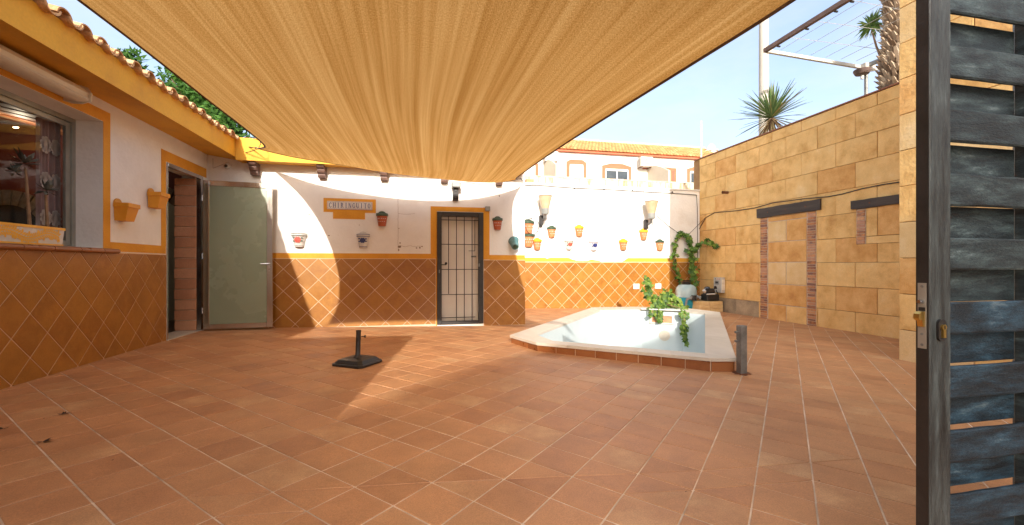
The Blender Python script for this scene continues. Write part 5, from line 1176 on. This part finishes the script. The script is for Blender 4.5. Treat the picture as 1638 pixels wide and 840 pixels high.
# steel frame with wires over the garden terrace
tf = empty('wire_frame', (8.7, 9.3, 4.12), 'rusty and pale steel beam frame strung with wires above the stone wall', 'frame')
FZh = 6.65
def beam(a, b, wd_, ht, mt, nm='beam'):
    a, b = Vector(a), Vector(b); d = (b - a).normalized(); s_ = d.cross(Vector((0, 0, 1))).normalized() * wd_ / 2; u_ = Vector((0, 0, ht / 2))
    mb = MB(); mb.add([a - s_ - u_, a + s_ - u_, a + s_ + u_, a - s_ + u_, b - s_ - u_, b + s_ - u_, b + s_ + u_, b - s_ + u_], [(0, 1, 2, 3), (4, 5, 6, 7), (0, 1, 5, 4), (1, 2, 6, 5), (2, 3, 7, 6), (3, 0, 4, 7)]); return mb.build(nm, mt, tf)
beam((8.66, 9.33, FZh), (8.66, 2.5, FZh), .09, .10, 'beam_rust'); beam((8.72, 9.33, FZh), (12.1, 9.55, FZh), .07, .08, 'beam_pale'); beam((12.1, 9.55, FZh + .02), (12.5, 2.5, FZh + .02), .08, .10, 'grey_metal'); beam((12.05, 9.5, FZh - .12), (13.0, 8.9, FZh - .10), .06, .06, 'beam_pale')
mb = MB(); mb.tube([(12.12, 9.5, 4.1), (12.12, 9.5, FZh + .1)], .045, 8); mb.tube([(8.62, 9.36, 4.1), (8.62, 9.36, 4.2)], .03, 8); mb.build('post', 'grey_metal', tf, smooth=True)
mb = MB(); mb.box(11.95, 12.3, 9.38, 9.62, FZh - .10, FZh + .06); mb.build('junction_plate', 'beam_pale', tf)
mb = MB(); mb.lathe([(0, -.12), (.16, -.10), (.20, -.02), (.20, .02), (0, .04)], 14, M4=Matrix.Translation((11.92, 9.45, FZh - .14))); mb.build('lamp_hood', 'beam_rust', tf, smooth=True)
mb = MB(); mb.lathe([(0, -.12), (.04, -.10), (.045, -.02), (.02, .02), (0, .04)], 10, M4=Matrix.Translation((11.92, 9.45, FZh - .27))); mb.build('bulb', 'glaze_white', tf, smooth=True)
mb = MB()
for y in (8.7, 8.0, 7.2, 6.4, 5.5, 4.6, 3.7): mb.tube([(8.68, y, FZh + .03), (12.3, y + rng.uniform(-.1, .2), FZh + .03)], .006, 4)
for k, x in enumerate((9.1, 9.6, 10.1, 10.6, 11.1, 11.6)): mb.tube([(x, 9.36, FZh + .05), (x - .1, 2.5, FZh + .05)], .006, 4)
mb.build('wire', 'cable_pale', tf)
mb = MB()
for y in (9.0, 8.2, 7.5, 7.15, 6.6): mb.tube([(8.72, y, FZh - .04), (8.80, y, FZh - .04)], .022, 6)
mb.build('insulator', 'black_iron', tf)
mb = MB(); mb.lathe([(.05, 0), (.045, 9.1), (0, 9.12)], 8, M4=Matrix.Translation((14.6, 20, -.3))); ob = mb.build('mast', 'beam_pale', smooth=True); tag(ob, 'thin pale mast standing up beside the far roof', 'mast')

# ================================================================ TREES BEHIND THE LEFT HOUSE
def tree(x, y, h, rx, rz, n, lb, mt='conifer_green', leaf=.14):
    root = empty('conifer_tree', (x, y, Z0), lb, 'tree', 'trees behind the left house')
    mb = MB(); mb.tube([(x, y, Z0), (x + .1, y, h * .5), (x, y, h * .92)], [.2, .13, .03], 8); 
    for q in range(10):
        a = rng.random() * 6.3; z = h * rng.uniform(.25, .8); mb.tube([(x, y, z), (x + rx * .7 * math.cos(a), y + rx * .7 * math.sin(a), z + rx * .7)], [.05, .015], 5)
    mb.build('trunk', 'bark', root, smooth=True)
    mb = MB(); cl = [(rng.random() * 6.283, rng.random(), rng.random()) for _ in range(120)]
    for q in range(n):
        a0_, t_, rr = cl[rng.randrange(120)]; z = h * (.12 + .88 * t_); rad = rx * (1 - max(0, (t_ - .35)) ** 1.6 / .5) * (.55 + .45 * rr); rad = max(.1, rad)
        c = Vector((x + rad * math.cos(a0_) + rng.gauss(0, rx * .13), y + rad * math.sin(a0_) + rng.gauss(0, rx * .13), z + rng.gauss(0, rx * .16)))
        d = Vector((rng.gauss(0, 1), rng.gauss(0, 1), rng.gauss(.6, 1))).normalized(); s_ = d.orthogonal().normalized() * leaf * .32; l_ = leaf * rng.uniform(.6, 1.4)
        mb.add([c - s_, c + s_, c + d * l_ * 1.3], [(0, 1, 2)], min(1, max(0, rr * .6 + rng.random() * .4)))
    mb.build('crown', mt, root, fix=False)
tree(-6.3, 14.5, 7.6, 1.5, 1, 15000, 'dense bright green conifer behind the left roof, nearer the sail corner')
tree(-8.0, 17.5, 9.2, 1.9, 1, 15000, 'taller dense conifer behind the left roof, rising into the sail edge')
tree(-9.2, 16.2, 7.9, .8, 1, 5000, 'thin loose topped tree at the left end of the green behind the roof', leaf=.18)
tree(-4.6, 15.5, 6.4, 1.3, 1, 9000, 'lowest conifer behind the corner where the sail is tied')

# ================================================================ PARAPET AND FAR HOUSE
pa = empty('terrace_parapet', (7, 14, 0), 'stained cream parapet wall just behind the bright white wall', 'wall')
mb = MB(); mb.box(-1, 16, 14.0, 14.25, Z0 - .05, 4.15, .5); mb.build('wall', 'parapet_render', pa)
for k in range(21):
    x0 = -1 + k * .81; mb = MB(); mb.box(x0 + .004, x0 + .806, 13.985, 14.265, 4.15 - (.004 if k % 2 else 0), 4.20 - rng.uniform(0, .012)); mb.build('coping_slab', 'parapet_render', pa)
mb = MB()
for k in range(26):
    x = rng.uniform(2.8, 11); mb.box(x, x + rng.uniform(.008, .03), 13.9965, 14.0, 4.15 - rng.uniform(.15, .6), 4.15, rng.random() * .3)
M('stain', [(.30, .19, .10), (.50, .36, .20)], .95, 6, 1, 0, stretch=(1, 1, .3)); mb.build('stain_streak', 'stain', pa, kind='stuff')
mb = MB(); mb.box(2.90, 3.12, V2 + .02, V2 + .2, 3.42, 3.55, bev=.01); ob = mb.build('loose_brick', 'clay_block'); tag(ob, 'single clay brick lying on top of the white wall at the sail corner', 'brick')
fh = empty('far_house', (16, 32, Z0), 'long white two storey row house with salmon window surrounds and tiled roof', 'house')
mb = MB(); FV = 32
mb.box(2, 26.4, FV, FV + 9, Z0, 10.05, .5); mb.build('wall', 'far_white', fh)
mb = MB(); mb.box(1.7, 26.7, FV - .25, FV + 9.2, 10.055, 10.24); mb.build('cornice', 'salmon', fh)
mb = MB(); mb.prism([(FV - .35, 10.245), (36.2, 12.30), (40.9, 10.245)], lambda a, z, h: (h, a, z), 1.6, 26.8, .5); mb.build('roof', 'far_roof', fh)
mb = MB(); x = 1.7; tilt = math.atan2(2.055, 4.55)
while x < 26.8:
    for row in range(7):
        y0 = FV - .42 + row * .66; z0 = 10.25 + (y0 - FV + .35) * .4516; y1 = y0 + .70; z1 = z0 + .70 * .4516 - .03
        vs = []
        for (yy, zz, r_) in ((y0, z0, .115), (y1, z1, .09)):
            for k in range(5): a = math.pi * k / 4; vs.append((x + r_ * math.cos(a), yy, zz + .02 + r_ * math.sin(a)))
        mb.add(vs, [(k, k + 1, k + 6, k + 5) for k in range(4)] + [(0, 1, 2, 3, 4)])
    x += .30
mb.build('roof_tile', 'far_roof', fh, kind='stuff', fix=False)
mb = MB(); mb.tube([(1.6, 36.2, 12.36), (26.8, 36.2, 12.36)], .14, 8); mb.build('ridge', 'far_beige', fh)
mb = MB(); mb.lathe([(.5, 0), (.48, .3), (.62, .34), (.60, .42), (.42, .5), (.32, .8), (.16, 1.0), (0, 1.05)], 14, M4=Matrix.Translation((26.3, 34.6, 11.3))); mb.build('chimney_cap', 'far_white', fh, smooth=True)
def far_window(u0, u1, z0, z1, peak, glass, gz, sp):
    mb = MB(); pr_ = [(u0, z0), (u1, z0), (u1, z1), ((u0 + u1) / 2 + .5, peak), ((u0 + u1) / 2 - .5, peak), (u0, z1)]
    mb.prism(pr_, lambda a, z, h: (a, FV - h, z), -.002, .05); wn = mb.build('window', 'salmon', fh)
    a, b = u0 + .28, u1 - .28
    mb = MB(); mb.box(a, b, FV - .065, FV - .045, z0, gz); mb.build('pane' if glass else 'shutter', 'dark_glass' if glass else 'glaze_white', wn)
    mb = MB(); mb.box(a - .03, a + .06, FV - .08, FV - .05, z0, gz + .05); mb.box(b - .06, b + .03, FV - .08, FV - .05, z0, gz + .05); mb.box(a, b, FV - .08, FV - .05, gz - .05, gz + .12)
    if glass: mb.box((a + b) / 2 - .05, (a + b) / 2 + .05, FV - .08, FV - .05, z0, gz)
    mb.build('frame', 'glaze_white', wn)
far_window(7.3, 9.0, 6.9, 9.0, 9.15, False, 8.9, 0); far_window(11.31, 12.97, 6.9, 9.30, 9.50, False, 9.0, 0); far_window(14.33, 16.86, 7.2, 9.15, 9.36, True, 8.80, 0); far_window(22.0, 24.3, 7.2, 9.25, 9.45, True, 8.95, 0)
mb = MB(); mb.box(20.42, 20.98, FV - .05, FV - .001, 6.9, 9.25); mb.box(17.9, 20.42, FV - .05, FV - .001, 9.05, 9.28); ob = mb.build('window', 'salmon', fh); mb = MB(); mb.box(20.62, 20.78, FV - .07, FV - .05, 6.9, 9.0); mb.build('pane', 'glaze_red', ob)
for x in (9.45, 18.35):
    pr_ = [(FV, 6.5), (FV - 3.0, 6.5), (FV - 3.0, 8.3)] + [(FV - 3.0 + 3.0 * q / 8, 8.3 + .95 * math.sin(math.pi / 2 * q / 8)) for q in range(1, 9)]
    mb = MB(); mb.prism(pr_, lambda a, z, h: (h, a, z), x, x + .18); mb.build('balcony_divider', 'far_beige', fh)
for (x, z) in ((9.35, 9.10), (17.35, 9.10)):
    ac = empty('air_conditioner', (x + .5, FV, z), 'white air conditioner unit on the far house, %s' % ('by the sail edge' if x < 12 else 'right of the wide window'), 'air conditioner', 'air conditioners on the far house')
    mb = MB(); mb.box(x, x + 1.05, FV - .75, FV - .25, z, z + .78, bev=.03); mb.build('case', 'ac_white', ac)
    mb = MB(); mb.disc((x + .62, FV - .75, z + .40), (0, -1, 0), .31, 20, .5, .015); mb.build('fan_grille', 'lamp_grey', ac)
    mb = MB(); mb.disc((x + .62, FV - .766, z + .40), (0, -1, 0), .10, 12, .5, .01)
    mb.build('fan_hub', 'ac_white', ac)
    for q in range(6):
        mb = MB(); mb.box(x - .012, x, FV - .70, FV - .30, z + .10 + q * .1, z + .15 + q * .1); mb.build('vent_slat', 'lamp_grey', ac)
    mb = MB(); mb.box(x + .1, x + .15, FV - .75, FV, z - .06, z); mb.box(x + .9, x + .95, FV - .75, FV, z - .06, z); mb.build('bracket', 'rust', ac)
